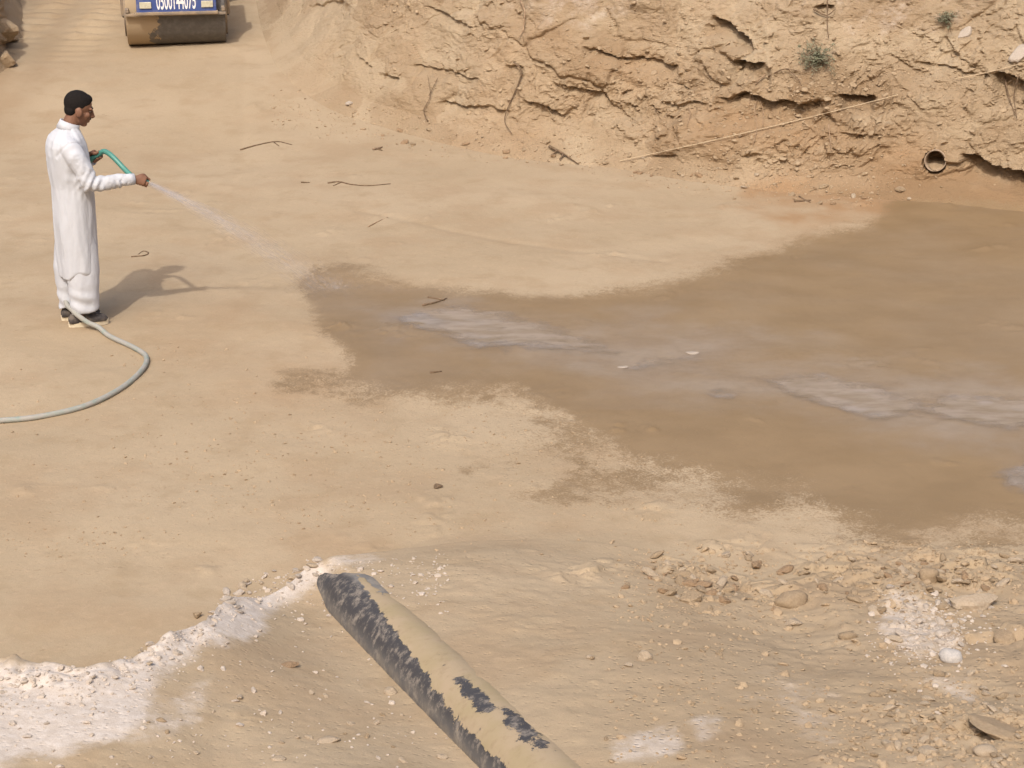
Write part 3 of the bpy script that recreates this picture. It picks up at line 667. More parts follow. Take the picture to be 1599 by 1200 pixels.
def gravel(name, n, sampler, size, mat, kindlabel):
    """loose fragments nobody could count, one mesh"""
    base = []
    for i in range(6):
        me = rock_mesh('g', 900+i, 1, .6, .5, 1.2); V = np.empty(len(me.vertices)*3); me.vertices.foreach_get('co', V)
        F = np.array([p.vertices[:] for p in me.polygons]); base.append((V.reshape(-1, 3), F)); bpy.data.meshes.remove(me)
    VV = []; FF = []; off = 0; k = 0
    while k < n:
        q = sampler()
        if q is None: continue
        p, nr = hit(*q); w = np.random.default_rng(k).pareto(2.6)*size[0]+size[0]; w = min(w, size[1])
        V, F = base[k % 6]; e = Euler((random.uniform(-.6, .6), random.uniform(-.6, .6), random.uniform(0, 6.28))).to_matrix()
        VV.append(V@np.array(e).T*w+np.array(p)+np.array(nr)*w*.15); FF.append(F+off); off += len(V); k += 1
    o = mesh_obj(name, np.concatenate(VV), np.concatenate(FF), mat); tag(o, kindlabel, 'gravel', kind='stuff'); return o
def sam(box, f=None):
    def g():
        x = random.uniform(box[0], box[2]); y = random.uniform(box[1], box[3])
        return (x, y) if f is None or f(x, y) else None
    return g
gravel('rubble_gravel', 2600, sam((950, 845, 1650, 1210), lambda x, y: random.random() < .10+.9*max(math.exp(-((x-1480)/170)**2-((y-900)/45)**2), math.exp(-((x-1090)/130)**2-((y-910)/50)**2), .8*math.exp(-((x-1480)/160)**2-((y-1140)/70)**2))), (.006, .03), STONE['sand'], 'loose sandy gravel among the rubble on the near bank at right')
gravel('white_gravel', 600, sam((1350, 900, 1600, 1120), lambda x, y: random.random() < math.exp(-((x-1450)/70)**2-((y-985)/50)**2)), (.005, .024), STONE['white'], 'fine white chalky gravel of the white rubble patch')
gravel('rim_gravel', 1100, sam((-50, 840, 700, 1200), lambda x, y: 6 < y-rim_y(x) and random.random() < .06+.94*math.exp(-((y-rim_y(x)-30)/40)**2)), (.005, .022), STONE['white'], 'fine chalky crumbs along the white rim of the near bank')
def in_wet(x, y): return float(poly_sd(np.array([x]), np.array([y]), wet_poly)[0]) > -15
gravel('bank_gravel', 1500, sam((420, 110, 1640, 360), lambda x, y: abs(y-(185+(x-520)*.15)) < 34*random.random()+4 and not in_wet(x, y)), (.006, .022), STONE['sand'], 'loose crumbs of earth strewn along the foot of the cut bank')
gravel('bank_rubble', 2600, sam((560, -10, 1640, 300), lambda x, y: y < 185+(x-520)*.13 and random.random() < .12+.88*max(math.exp(-((x-1230)/210)**2-((y-140)/55)**2), .6*math.exp(-((x-1230)/120)**2-((y-255)/28)**2), .6*math.exp(-((x-1500)/130)**2-((y-120)/45)**2), .5*math.exp(-((x-960)/160)**2-((y-110)/40)**2))), (.009, .042), STONE['sand'], 'crumbly lumps of earth sticking out of the face of the cut bank')
CL = [(500, 600, 90, 14), (130, 850, 160, 25), (760, 680, 110, 40), (960, 800, 140, 22), (560, 790, 120, 20), (950, 650, 160, 60), (700, 820, 150, 20), (250, 560, 120, 20), (450, 720, 300, 90)]
gravel('floor_crumbs', 1300, sam((-40, 540, 1250, 870), lambda x, y: random.random() < .02+.98*max(math.exp(-((x-a)/c)**2-((y-b)/d)**2) for a, b, c, d in CL) and not in_wet(x, y)), (.0045, .014), STONE['sand'], 'tiny crumbs of dry mud strewn over the pit floor')

# ------------------------------------------------------------------ the half-buried pipe
def steel_material():
    m = bpy.data.materials.new('muddy_black_pipe'); m.use_nodes = True; n = NT(m); b = n.N['Principled BSDF']; P = n.pos()
    bare = n.attr('bare'); grey = n.attr('grey')
    nz = n.noise(P, 11, 6, .74)
    k = n.rng(n.math('ADD', bare, n.math('MULTIPLY', n.math('SUBTRACT', nz, .5), 1.6)), .45, .52)
    mud = n.mix(n.rng(n.noise(P, 5, 5, .65), .35, .65), SAND, (0.335, 0.262, 0.155)); mud = n.mix(n.rng(n.noise(P, 22, 5, .65), .5, .72, 0, .5), mud, (0.27, 0.195, 0.118))
    blk = n.mix(n.rng(n.noise(P, 17, 6, .75), .47, .66), (0.055, 0.052, 0.054), (0.24, 0.205, 0.17))
    dust = n.mix(n.rng(n.noise(P, 10, 6, .7), .4, .62), (0.19, 0.18, 0.17), (0.30, 0.265, 0.22))
    c = n.mix(k, mud, n.mix(grey, blk, dust)); n.put(b.inputs['Base Color'], c)
    n.put(b.inputs['Roughness'], n.mixf(k, .95, .6)); b.inputs['Specular IOR Level'].default_value = .3
    h = n.math('ADD', n.math('MULTIPLY', k, -.6), n.math('MULTIPLY', n.noise(P, 45, 4, .6), .3)); n.put(b.inputs['Normal'], n.bump(h, .45, .010))
    return m
def big_pipe():
    a = PA - Vector((0, 0, .0)); d = (PB-PA); L = d.length; d = d.normalized()
    side = Vector((d.y, -d.x, 0)).normalized()
    if side.x > 0: side = -side                              # to the picture's left
    up = side.cross(d)
    if up.z < 0: up = -up
    n, seg = 90, 72; P = np.zeros((2*n, seg+1, 3)); bare = np.zeros((2*n, seg+1)); grey = np.zeros((2*n, seg+1))
    for j in range(seg+1):
        th = 2*math.pi*j/seg                                 # 0 = top, positive toward the left side
        tth = (th+math.pi) % (2*math.pi)-math.pi
        jag = .05*float(n2(np.array([math.cos(th)*2.2]), np.array([math.sin(th)*2.2]), 3)[0])+.03*float(n2(np.array([math.cos(th)*6]), np.array([math.sin(th)*6]), 9)[0])
        start = -.05+jag - .07*math.exp(-((tth-.9)/.3)**2) + .07*math.exp(-((tth-.2)/.3)**2)
        for i in range(n):
            t = (i/(n-1))**1.15; s = start+(L+.5-start)*t
            r = PR*(1+.012*math.sin(3*th+s*2)) - .045*math.exp(-(max(s, 0)/.14)**2)*(.5+.5*math.cos(tth-.1))   # crushed mouth
            q = a+d*s+up*(r*math.cos(th))+side*(r*math.sin(th)); P[i, j] = q
            r2 = r-.012; P[2*n-1-i, j] = a+d*s+up*(r2*math.cos(th))+side*(r2*math.sin(th))
            lim = np.interp(s, [-.2, .1, .55, .9, 1.6, 2.4, 3.2], [-.35, -.05, .22, .42, .72, 1.0, 1.2])
            v = float(sstep(-.25, .30, np.array(tth-lim)))*(1-.4*float(sstep(1.5, 2.3, np.array(s))))
            v = max(v, 0.95*math.exp(-((s-1.95)/.28)**2-((tth-.25)/.35)**2), 0.90*math.exp(-((s-2.35)/.35)**2-((tth-.0)/.4)**2))
            v = max(v, .85*float(sstep(.80, 1.15, np.array(tth))))
            v = max(v*(1-.18*float(sstep(.8, 1.6, np.array(s)))), .21)
            v = max(v, .92*math.exp(-((s-.28)/.34)**2-((tth+.32)/.34)**2))
            bare[i, j] = v; bare[2*n-1-i, j] = .0
            g = max(float(sstep(.25, -.1, np.array(tth-.10)))*math.exp(-((s-.25)/.5)**2), .5*float(sstep(1.0, 1.5, np.array(tth))))
            grey[i, j] = min(1, g)
    o = grid_mesh('buried_pipe', P, steel_material(), True, dict(bare=bare, grey=grey))
    bm = bmesh.new(); bm.from_mesh(o.data); bmesh.ops.remove_doubles(bm, verts=bm.verts, dist=1e-5); bmesh.ops.recalc_face_normals(bm, faces=bm.faces); bm.to_mesh(o.data); bm.free()
    tag(o, 'long black metal pipe caked in dry mud, half buried in the near bank', 'pipe'); return o
big_pipe()

# ------------------------------------------------------------------ drain stub in the bank
CLAY = material('dusty_drain_pipe', (0.31, 0.23, 0.16), .85, (8, (0.36, 0.27, 0.19), .4, .65), (40, .3, .005))
def drain():
    pa, n = hit(1432, 258); pb, n = hit(1490, 258); p = Vector(CAM)+ray(1461, 251)*((pa-Vector(CAM)).length+(pb-Vector(CAM)).length)*.5; w = mpp(p); R = 17*w
    d = Vector((CAM[0]-p.x, CAM[1]-p.y, 0)).normalized(); d = (d+Vector((-.15, 0, .12))).normalized()
    g = Geo(); seg = 40; q = Vector((0, 0, 1)); u = (q-d*q.dot(d)).normalized(); v = d.cross(u); V = []; F = []
    prof = [(-.45, R), (.03, R), (.034, R-.003), (.03, R-.009), (-.45, R-.009)]
    for (s, r) in prof:
        for k in range(seg):
            a = 2*math.pi*k/seg; V.append(p+d*(s+.006*math.sin(5*a)*(s > 0))+u*(r*math.cos(a))+v*(r*math.sin(a)))
    for i in range(len(prof)-1):
        for k in range(seg): F.append((i*seg+k, i*seg+(k+1) % seg, (i+1)*seg+(k+1) % seg, (i+1)*seg+k))
    root = link(bpy.data.objects.new('drain_pipe', None)); root.location = p
    tag(root, 'short round drain pipe end poking from the earth bank at right', 'pipe')
    off = p
    mesh_obj('pipe_wall', [x-off for x in V], F, CLAY, root, True)
    # silt lying in the bottom of the pipe
    V = []; F = []
    for i in range(8):
        s = -.42+.46*i/7; lev = .10*R - .98*R*(i/7)**2
        half = math.sqrt(max((R-.010)**2-lev**2, 1e-6))
        for k in range(9):
            t = -1+2*k/8; V.append(d*s+u*(lev+.006*math.sin(7*t+3*s))+v*(half*t))
    for i in range(7):
        for k in range(8): F.append((i*9+k, i*9+k+1, (i+1)*9+k+1, (i+1)*9+k))
    mesh_obj('silt', V, F, STONE['sand'], root, True)
drain()

# ------------------------------------------------------------------ twigs, roots, string, shrub
BARK = material('dry_twig', (0.13, 0.085, 0.05), .9, (30, (0.22, 0.15, 0.095), .4, .65))
ROOT = material('pale_root', (0.36, 0.25, 0.16), .9, (30, (0.26, 0.17, 0.10), .4, .65))
TWINE = material('straw_twine', (0.50, 0.385, 0.255), .9)
def surf_tube(g, pts, r0, r1, lift=.6, seg=6):
    W_ = []
    for q in pts:
        p, n = hit(*q[:2]); W_.append(p+n*(r0*lift)-(ray(*q[:2])*.035 if n.z < .9 and p.y > 14 else Vector((0, 0, 0))))
    W_ = catmull(W_, 4); m = len(W_)
    g.add(tube_geo(W_, [r0+(r1-r0)*i/(m-1) for i in range(m)], seg)); return W_
def twig(name, lines, r, mat, label, cat='twig'):
    g = Geo()
    k = .62 if cat == 'root' else 1.0
    for i, ln in enumerate(lines): surf_tube(g, ln, r*k*(1 if i == 0 else .7), r*k*.35)
    o = g.obj(name, mat, None, True); tag(o, label, cat); return o
twig('twig', [[(375, 235), (400, 228), (432, 222), (456, 227)], [(428, 223), (436, 229)]], .009, BARK, 'thin forked twig on the dry floor between worker and bank')
twig('twig', [[(512, 287), (530, 285), (548, 289), (575, 291), (610, 288)], [(534, 285), (520, 291)]], .009, BARK, 'long dry twig lying on the floor right of the forked twig')
twig('twig', [[(575, 355), (590, 347), (606, 340)]], .006, ROOT, 'faint pale straw lying between the water jet and the bank')
twig('stick', [[(660, 478), (678, 474), (698, 467)], [(668, 465), (686, 468), (694, 470)]], .010, BARK, 'dark v-shaped stick on the wet mud behind the long puddle', 'stick')
twig('twig', [[(205, 402), (225, 400), (232, 396), (224, 393), (216, 398)]], .007, BARK, 'small curled twig just above the shadow of the worker')
twig('twig', [[(583, 235), (592, 233), (597, 231)], [(590, 234), (597, 236)]], .014, BARK, 'tiny dark twig stub on the floor below the cut bank')
twig('twig', [[(470, 286), (484, 286)]], .009, BARK, 'tiny dark chip of wood left of the long dry twig')
twig('twig', [[(672, 583), (690, 581)]], .008, BARK, 'tiny dark chip on the damp patch below the long puddle')
twig('stick', [[(858, 230), (878, 240), (903, 258)], [(870, 236), (862, 243)], [(880, 242), (874, 250)]], .016, BARK, 'dark branch stub leaning on the bank foot left of the string', 'stick')
twig('stick', [[(1240, 316), (1266, 314)], [(1248, 308), (1265, 317)]], .013, BARK, 'short dark sticks crossed at the bank foot near the wet mud', 'stick')
twig('root', [[(803, 98), (815, 112), (806, 140), (795, 165), (788, 190), (800, 210)]], .016, BARK, 'dark root running down the crack in the bank above the dry floor', 'root')
twig('root', [[(812, 0), (820, 20), (818, 45), (825, 70)], [(818, 45), (810, 60)]], .016, ROOT, 'brown root at the top of the bank above the dark cracked root', 'root')
twig('root', [[(1195, 118), (1182, 128), (1185, 150), (1178, 170), (1182, 200), (1176, 225)], [(1184, 150), (1192, 175), (1190, 205)], [(1180, 130), (1172, 150), (1170, 165)]], .012, ROOT, 'tangle of pale roots hanging down the bank where the string passes', 'root')
twig('root', [[(1294, 195), (1296, 215), (1299, 238)]], .012, ROOT, 'single pale root hanging in the hollow left of the drain pipe', 'root')
twig('root', [[(1075, 165), (1078, 180), (1072, 198)], [(1022, 165), (1028, 178)]], .010, ROOT, 'short pale rootlets in the bank left of the hanging tangle', 'root')
twig('root', [[(1270, 15), (1290, 25), (1305, 15)], [(1292, 0), (1292, 40), (1294, 60)]], .016, BARK, 'dark hooked root at the top edge above the green shrub', 'root')
twig('root', [[(1568, 120), (1575, 150), (1585, 180)], [(1590, 118), (1584, 150), (1588, 185)]], .014, BARK, 'dark roots in the shaded notch at the right picture edge', 'root')
twig('root', [[(1200, 120), (1225, 108), (1250, 112)], [(1230, 108), (1245, 122), (1252, 135)]], .012, BARK, 'arched dark roots below the green shrub', 'root')
twig('root', [[(668, 190), (662, 172), (672, 150), (668, 118)], [(670, 150), (684, 122)]], .011, BARK, 'thin dark root climbing the left part of the bank', 'root')
def string(a, b, za, zb, label):
    p0, n0 = hit(*a); p1, n1 = hit(*b); p0 = p0+n0*za; p1 = p1+n1*zb; pts = []
    for i in range(71):
        t = i/70; p = p0.lerp(p1, t); p.z -= .05*4*t*(1-t)*.35
        # keep the string in front of the bank
        d = (p-Vector(CAM)).normalized(); best = 99
        for T in TREES:
            l, n_, j, ds = T.ray_cast(Vector(CAM), d)
            if l is not None: best = min(best, ds)
        D = (p-Vector(CAM)).length
        if best < D+.03: p = Vector(CAM)+d*(best-.03)
        pts.append(p)
    g = Geo(); g.add(tube_geo(catmull(pts, 2), .0042, 6)); o = g.obj('string', TWINE, None, True); tag(o, label, 'string')
string((968, 254), (1402, 150), .02, .02, 'long straw-coloured string stretched along the foot of the bank')
string((1492, 126), (1640, 88), .02, .02, 'short piece of string on the bank at the right picture edge')
LEAF = material('dusty_green_leaf', (0.175, 0.185, 0.115), .85, (14, (0.25, 0.225, 0.15), .4, .65))
def shrub(px, py, r_px, n, label):
    p, nr = hit(px, py+18); w = r_px*mpp(p); root = link(bpy.data.objects.new('shrub', None)); root.location = p
    g = Geo(); lf = Geo(); out = (nr+Vector((0, 0, .6))).normalized()
    for i in range(46):
        d = (out+Vector((random.gauss(0, .6), random.gauss(0, .5), random.gauss(.1, .5)))).normalized(); ln = w*random.uniform(.7, 1.45)
        pts = [Vector((0, 0, 0)), d*ln*.5+Vector((0, 0, .01)), d*ln+Vector((random.gauss(0, .02), random.gauss(0, .02), -.02))]
        pts = catmull(pts, 3); g.add(tube_geo(pts, .0022, 4))
        for k in range(n//46):
            t = random.uniform(.25, 1); q = pts[min(len(pts)-1, int(t*(len(pts)-1)))]+Vector((random.gauss(0, .012), random.gauss(0, .012), random.gauss(0, .012)))
            a = Vector((random.gauss(0, 1), random.gauss(0, 1), random.gauss(.3, 1))).normalized(); b = a.orthogonal().normalized(); s = random.uniform(.010, .022)
            lf.add(([q-a*s, q+b*s*.3, q+a*s, q-b*s*.3], [(0, 1, 2, 3)]))
    g.obj('stem', BARK, root, True); o = lf.obj('foliage', LEAF, root); o['kind'] = 'stuff'; tag(root, label, 'shrub')
shrub(1278, 78, 34, 900, 'small dusty green shrub growing from the top of the bank')
shrub(1478, 18, 20, 300, 'sparse grey-green weed at the top of the bank near the whitish chunk')

# ------------------------------------------------------------------ road roller on the ramp
def attr_two_tone(name, a, b, attr, rough=.7, extra=None):
    m = bpy.data.materials.new(name); m.use_nodes = True; n = NT(m); s = n.N['Principled BSDF']; P = n.pos()
    k = n.rng(n.math('ADD', n.attr(attr), n.math('MULTIPLY', n.math('SUBTRACT', n.noise(P, 7, 6, .65), .5), 1.3)), .46, .52)
    aa = n.mix(n.rng(n.noise(P, 16, 5, .6), .4, .65), a, tuple(v*1.25 for v in a))
    n.put(s.inputs['Base Color'], n.mix(k, aa, b)); n.put(s.inputs['Roughness'], n.mixf(k, rough, .95)); s.inputs['Specular IOR Level'].default_value = .3
    n.put(s.inputs['Normal'], n.bump(n.math('ADD', n.math('MULTIPLY', k, .7), n.math('MULTIPLY', n.noise(P, 30, 4), .3)), .5, .012)); return m
DRUM = attr_two_tone('drum_steel_and_mud', (0.112, 0.102, 0.093), (0.36, 0.272, 0.175), 'mud', .7)
BLUE = material('faded_blue_paint', (0.055, 0.09, 0.27), .55, (9, (0.17, 0.18, 0.28), .5, .75), None, .4)
STEELG = material('dusty_steel', (0.22, 0.18, 0.145), .75, (9, (0.33, 0.25, 0.17), .4, .6))
DARKM = material('black_rubber', (0.03, 0.028, 0.027), .8)
CREAM = material('cream_reflector', (0.58, 0.55, 0.42), .35, (30, (0.48, 0.44, 0.33), .45, .65), None, .5)
WHITEP = material('white_lettering', (0.82, 0.82, 0.82), .6)
def roller():
    p, _ = hit(277, 66); root = link(bpy.data.objects.new('road_roller', None)); root.location = p+Vector((0, .02, -.01))
    root.rotation_euler = (math.radians(4.2), 0, math.radians(9)); tag(root, 'blue road roller with mud-caked drum and white number on its front', 'road roller')
    wd = 150*mpp(p)*1.0; R = .40
    def drum(y0, name='drum'):
        n, seg = 64, 96; P = np.zeros((n+8, seg+1, 3)); mud = np.zeros((n+8, seg+1))
        prof = [(-wd/2+.03, .0), (-wd/2+.03, R-.06), (-wd/2, R-.055), (-wd/2, R-.004)]
        prof = prof + [(-wd/2+.004+(wd-.008)*i/(n-1), R) for i in range(n)] + [(-a, r) for a, r in reversed(prof)]
        for i, (x, r) in enumerate(prof):
            for j in range(seg+1):
                a = 2*math.pi*j/seg; P[i, j] = (x, y0+r*math.cos(a), R+r*math.sin(a))
                mud[i, j] = .98-1.75*((x+wd/2)/wd) if y0 < .5 else .4
        ex = np.clip(mud, 0, 1)
        return grid_mesh(name, P, DRUM, True, dict(mud=mud))
    for y0 in (0.0, 2.0):
        d = drum(y0); d.parent = root
    for s in (-1, 1):                                        # drum side plates
        g = Geo(); x = s*(wd/2+.012)
        g.add(tube_geo([(x-.012, 0, R), (x+.012, 0, R)], .30, 40)); g.obj('side_plate', STEELG, root)
        g = Geo(); g.add(tube_geo([(s*(wd/2-.05), 0, R), (s*(wd/2+.05), 0, R)], .08, 20)); g.obj('axle_hub', DARKM, root)
        g = Geo(); g.box((s*(wd/2+.045), .05, R+.22), (.035, .34, .52)); g.obj('yoke_arm', STEELG, root, bevel=.008)
    g = Geo(); g.box((0, -R-.05, .452), (wd+.02, .04, .03)); g.obj('scraper_bar', STEELG, root, bevel=.006)
    for s in (-1, 1):
        g = Geo(); g.box((s*(wd/2-.02), -R+.12, .50), (.04, .36, .045)); g.obj('bar_bracket', STEELG, root, bevel=.006)
    pw = wd*.80; px0 = .015*wd
    g = Geo(); g.box((px0, -R-.075, .475+.27), (pw, .05, .54)); pan = g.obj('front_panel', BLUE, root, bevel=.014)
    g = Geo(); g.box((px0, -R-.085, .475), (pw+.03, .075, .035)); g.obj('panel_lip', STEELG, root, bevel=.008)
    for s in (-1, 1):
        g = Geo(); g.box((px0+s*pw*.385, -R-.107, .575), (.135, .02, .075)); g.obj('front_light', CREAM, root, bevel=.006)
    # the painted number
    cu = bpy.data.curves.new('number', 'FONT'); cu.body = '0500144075'; cu.size = .27; cu.align_x = 'CENTER'; cu.extrude = .002; cu.offset = .004
    to = link(bpy.data.objects.new('t', cu)); bpy.context.view_layer.update(); dg_ = bpy.context.evaluated_depsgraph_get()
    me = bpy.data.meshes.new_from_object(to.evaluated_get(dg_)); bpy.data.objects.remove(to); me.materials.clear(); me.materials.append(WHITEP)
    xs_ = [v.co.x for v in me.vertices]; wtxt = max(xs_)-min(xs_)
    t = link(bpy.data.objects.new('number_lettering', me), pan); t.rotation_euler = (math.pi/2, 0, 0); t.scale = (pw*.49/wtxt, 1, 1); t.location = (px0, -R-.1022, .525)
    # body behind, above the picture edge
    g = Geo(); g.box((0, .35, 1.12), (pw, .95, .32)); g.obj('hood', BLUE, root, bevel=.03)
    g = Geo(); g.box((0, .55, .72), (wd*.62, 1.4, .32)); g.obj('chassis', BLUE, root, bevel=.02)
    g = Geo(); g.box((0, 1.85, .95), (wd*.92, 1.0, .28)); g.obj('rear_body', BLUE, root, bevel=.03)
    g = Geo(); g.box((0, 1.45, 1.25), (.46, .44, .10)); g.box((0, 1.66, 1.5), (.46, .08, .46)); g.obj('seat', DARKM, root, bevel=.02)
    g = Geo(); g.add(tube_geo([(0.19*math.cos(a), .98+.19*math.sin(a)*.9, 1.52+.19*math.sin(a)*.4) for a in np.linspace(0, 2*math.pi, 25)], .014, 8)); g.add(tube_geo([(0, .98, 1.52), (0, .85, 1.2)], .02, 8)); g.add(tube_geo([(-.18, .98, 1.52), (.18, .98, 1.52)], .012, 6)); g.obj('steering_wheel', DARKM, root, True)
    for s in (-1, 1):
        g = Geo(); g.add(tube_geo([(s*wd*.42, 1.9, 1.0), (s*wd*.42, 1.9, 2.3)], .03, 10)); g.obj('roll_bar_post', DARKM, root, True)
    g = Geo(); g.add(tube_geo([(-wd*.42, 1.9, 2.3), (wd*.42, 1.9, 2.3)], .03, 10)); g.obj('roll_bar_top', DARKM, root, True)
    for s in (-1, 1):
        g = Geo(); g.box((s*(wd/2+.045), 2.0, R+.16), (.035, .34, .5)); g.obj('yoke_arm', STEELG, root, bevel=.008)
roller()

# ------------------------------------------------------------------ the worker
SKIN = material('skin', (0.215, 0.105, 0.062), .6, (14, (0.17, 0.08, 0.047), .4, .65), None, .4)
HAIR = material('black_hair', (0.014, 0.011, 0.010), .85, None, (170, .8, .005), .15)
CLOTH = material('white_cotton', (0.535, 0.545, 0.58), .9, (3.0, (0.49, 0.495, 0.52), .4, .7), (34, .35, .006), .2)
SHOE = material('dark_shoe_fabric', (0.05, 0.043, 0.042), .85, (18, (0.16, 0.13, 0.105), .45, .7))
SOLE = material('cream_shoe_sole', (0.60, 0.52, 0.38), .8, (18, (0.45, 0.36, 0.25), .5, .75))
MAN, _ = hit(128, 503); TH = math.radians(20)
man = link(bpy.data.objects.new('person', None)); man.location = MAN; man.rotation_euler = (0, 0, TH); man.scale = (.985,)*3
tag(man, 'person in long white tunic and baggy trousers spraying water from a hose', 'person')
MW = Matrix.Translation(MAN) @ Matrix.Rotation(TH, 4, 'Z') @ Matrix.Scale(.985, 4)
R_SH, R_EL, R_WR = Vector((-.005, -.195, 1.345)), Vector((.115, -.255, 1.105)), Vector((.405, -.235, 1.105))
L_SH, L_EL, L_WR = Vector((-.005, .195, 1.35)), Vector((.04, .275, 1.09)), Vector((.175, .155, 1.175))
HC = Vector((.098, 0, 1.598)); HR = Euler((0, math.radians(18), math.radians(-2))).to_matrix()      # head centre, nodding forward
def hp(x, y, z): return HC + HR @ Vector((x, y, z))
HOSE_R = .0185
GRIP = Vector((.480, -.212, 1.083)); HAX = Vector((.86, -.10, -.34)).normalized()                   # hose axis inside the right fist
LGRIP = Vector((.200, .085, 1.215)); LAX = Vector((.55, -.35, .45)).normalized()
def fist(g, wrist, grip, ax, back):
    """back: direction of the back of the hand (away from the palm)"""
    back = (back-ax*back.dot(ax)).normalized(); dn = ax.cross(back)
    if dn.z > 0: dn = -dn
    pal = grip + back*(HOSE_R+.013)
    g.add(tube_geo([wrist, wrist.lerp(pal, .45), pal-ax*.012+dn*-.004, pal+ax*.022], [(.024, .021), (.033, .020), (.042, .017), (.036, .015)], 14, True, up=dn))
    for i, (s, ln) in enumerate([(-.030, .9), (-.009, 1.0), (.012, 1.04), (.033, .98)]):            # little finger .. index
        pts = []; rr = HOSE_R+.009
        for a in (0, 35, 75, 115, 155, 195*ln):
            t = math.radians(a); pts.append(grip+ax*(s+.004)+back*(rr*1.12*math.cos(t))+dn*(rr*1.12*math.sin(t)))
        g.add(tube_geo(pts, [.0098, .0105, .0098, .0092, .0088, .0072], 10))
        g.add(ell_geo(pts[1], (.0112, .0112, .0112), None, 10, 6))
    th = [pal-ax*.03-dn*.022, pal-ax*.002-dn*.040-back*.012, grip+ax*.028-dn*(HOSE_R+.011), grip+ax*.056-dn*(HOSE_R+.004)]
    g.add(tube_geo(catmull(th, 3), [.0135, .0135, .013, .013, .0125, .012, .0115, .011, .0105, .008], 10))
def build_body():
    g = Geo()
    g.add(tube_geo([(0, 0, .80), (0, 0, .92), (0, 0, 1.08), (-.005, 0, 1.25), (-.01, 0, 1.38), (0, 0, 1.45)], [(.08, .13), (.09, .14), (.085, .125), (.10, .15), (.09, .15), (.05, .07)], 24, True, up=(1, 0, 0)))
    g.add(tube_geo([(-.005, 0, 1.40), (.02, 0, 1.47), (.052, 0, 1.530), (.075, 0, 1.57)], [.066, .058, .056, .056], 20))
    for s, sh, el, wr in ((-1, R_SH, R_EL, R_WR), (1, L_SH, L_EL, L_WR)):
        g.add(tube_geo([Vector((-.01, s*.10, 1.36)), sh, sh.lerp(el, .5), el, el.lerp(wr, .35), wr], [.05, .05, .043, .037, .038, .025], 14))
    fx = {-1: .0, 1: -.03}
    for s in (-1, 1):
        y = s*.09
        g.add(tube_geo([(0, y, .90), (.0, y, .70), (.01+fx[s], y, .48), (-.015+fx[s], y, .30), (-.02+fx[s], y, .10), (.0+fx[s], y, .05), (.08+fx[s], y, .04)], [.085, .078, .055, .052, .036, .036, .03], 16))
    fist(g, R_WR, GRIP, HAX, Vector((0, -1, .35))); fist(g, L_WR, LGRIP, LAX, Vector((-.5, .8, 0)))
    # head
    g.add(ell_geo(hp(-.012, 0, .030), (.098, .077, .088), HR, 28, 18)); g.add(ell_geo(hp(.026, 0, -.040), (.070, .060, .078), HR, 24, 16))
    g.add(ell_geo(hp(.058, 0, -.100), (.028, .030, .022), HR)); g.add(ell_geo(hp(.02, 0, -.075), (.060, .053, .038), HR, 20, 12))
    g.add(tube_geo([hp(.088, 0, .014), hp(.101, 0, -.012), hp(.113, 0, -.034), hp(.100, 0, -.044)], [.010, .012, .015, .011], 10))
    for s in (-1, 1):
        g.add(ell_geo(hp(.096, s*.012, -.038), (.011, .009, .009), HR, 10, 8))
        g.add(ell_geo(hp(.078, s*.030, .020), (.016, .026, .009), HR, 12, 8))
        g.add(ell_geo(hp(.064, s*.042, -.028), (.022, .018, .02), HR, 12, 8))
        er = HR @ Euler((0, math.radians(-12), math.radians(s*14))).to_matrix()
        g.add(ell_geo(hp(-.004, s*.079, -.018), (.026, .010, .034), er, 14, 10)); g.add(ell_geo(hp(.004, s*.074, -.046), (.012, .008, .012), er, 10, 8))
    g.add(ell_geo(hp(.088, 0, -.064), (.012, .024, .007), HR, 12, 8)); g.add(ell_geo(hp(.086, 0, -.078), (.012, .021, .008), HR, 12, 8))
    return remeshed('body', g, .0042, SKIN, man, 2)
build_body()
def build_hair():
    g = Geo(); g.add(ell_geo(hp(-.016, 0, .036), (.0995, .0800, .0915), HR, 32, 22))
    g.add(ell_geo(hp(.030, 0, .078), (.050, .055, .036), HR, 20, 12)); g.add(ell_geo(hp(-.050, 0, -.022), (.049, .067, .056), HR, 20, 14))
    def shape(co, no):
        inv = np.array(HR.inverted()); q = (co-np.array(HC))@inv.T
        # hairline: pull everything in front of and below the line back inside the skull
        x, y, z = q[:, 0], q[:, 1], q[:, 2]
        line = np.interp(x, [-.12, -.05, -.005, .03, .055, .075, .10], [-.070, -.062, -.010, .026, .048, .066, .076])
        line = line+.007*fbm3(x, y, z, 60, 2, 8)
        bad = sstep(.005, -.005, z-line)
        q = q*(1-bad[:, None]*.26)
        q = q*(1+.010*fbm3(q[:, 0], q[:, 1], q[:, 2], 60, 2, 3)[:, None]*(1-bad[:, None]))
        return q@np.array(HR).T+np.array(HC)
    return remeshed('hair', g, .005, HAIR, man, 2, shape)
build_hair()
EYEW = material('eye_white', (0.13, 0.10, 0.085), .5); PUP = material('dark_iris', (0.02, 0.013, 0.01), .2)
for s in (-1, 1):
    g = Geo(); g.add(ell_geo(hp(.080, s*.031, .000), (.0085, .010, .0038), HR, 12, 8)); e = g.obj('eye', EYEW, man, True)
    g = Geo(); g.add(ell_geo(hp(.0885, s*.031, -.001), (.0028, .005, .005), HR, 10, 6)); g.obj('iris', PUP, e, True)
    g = Geo(); g.add(tube_geo([hp(.094, s*.010, .021), hp(.093, s*.026, .028), hp(.079, s*.048, .023)], [.0025, .0038, .002], 8)); g.obj('eyebrow', HAIR, man, True)
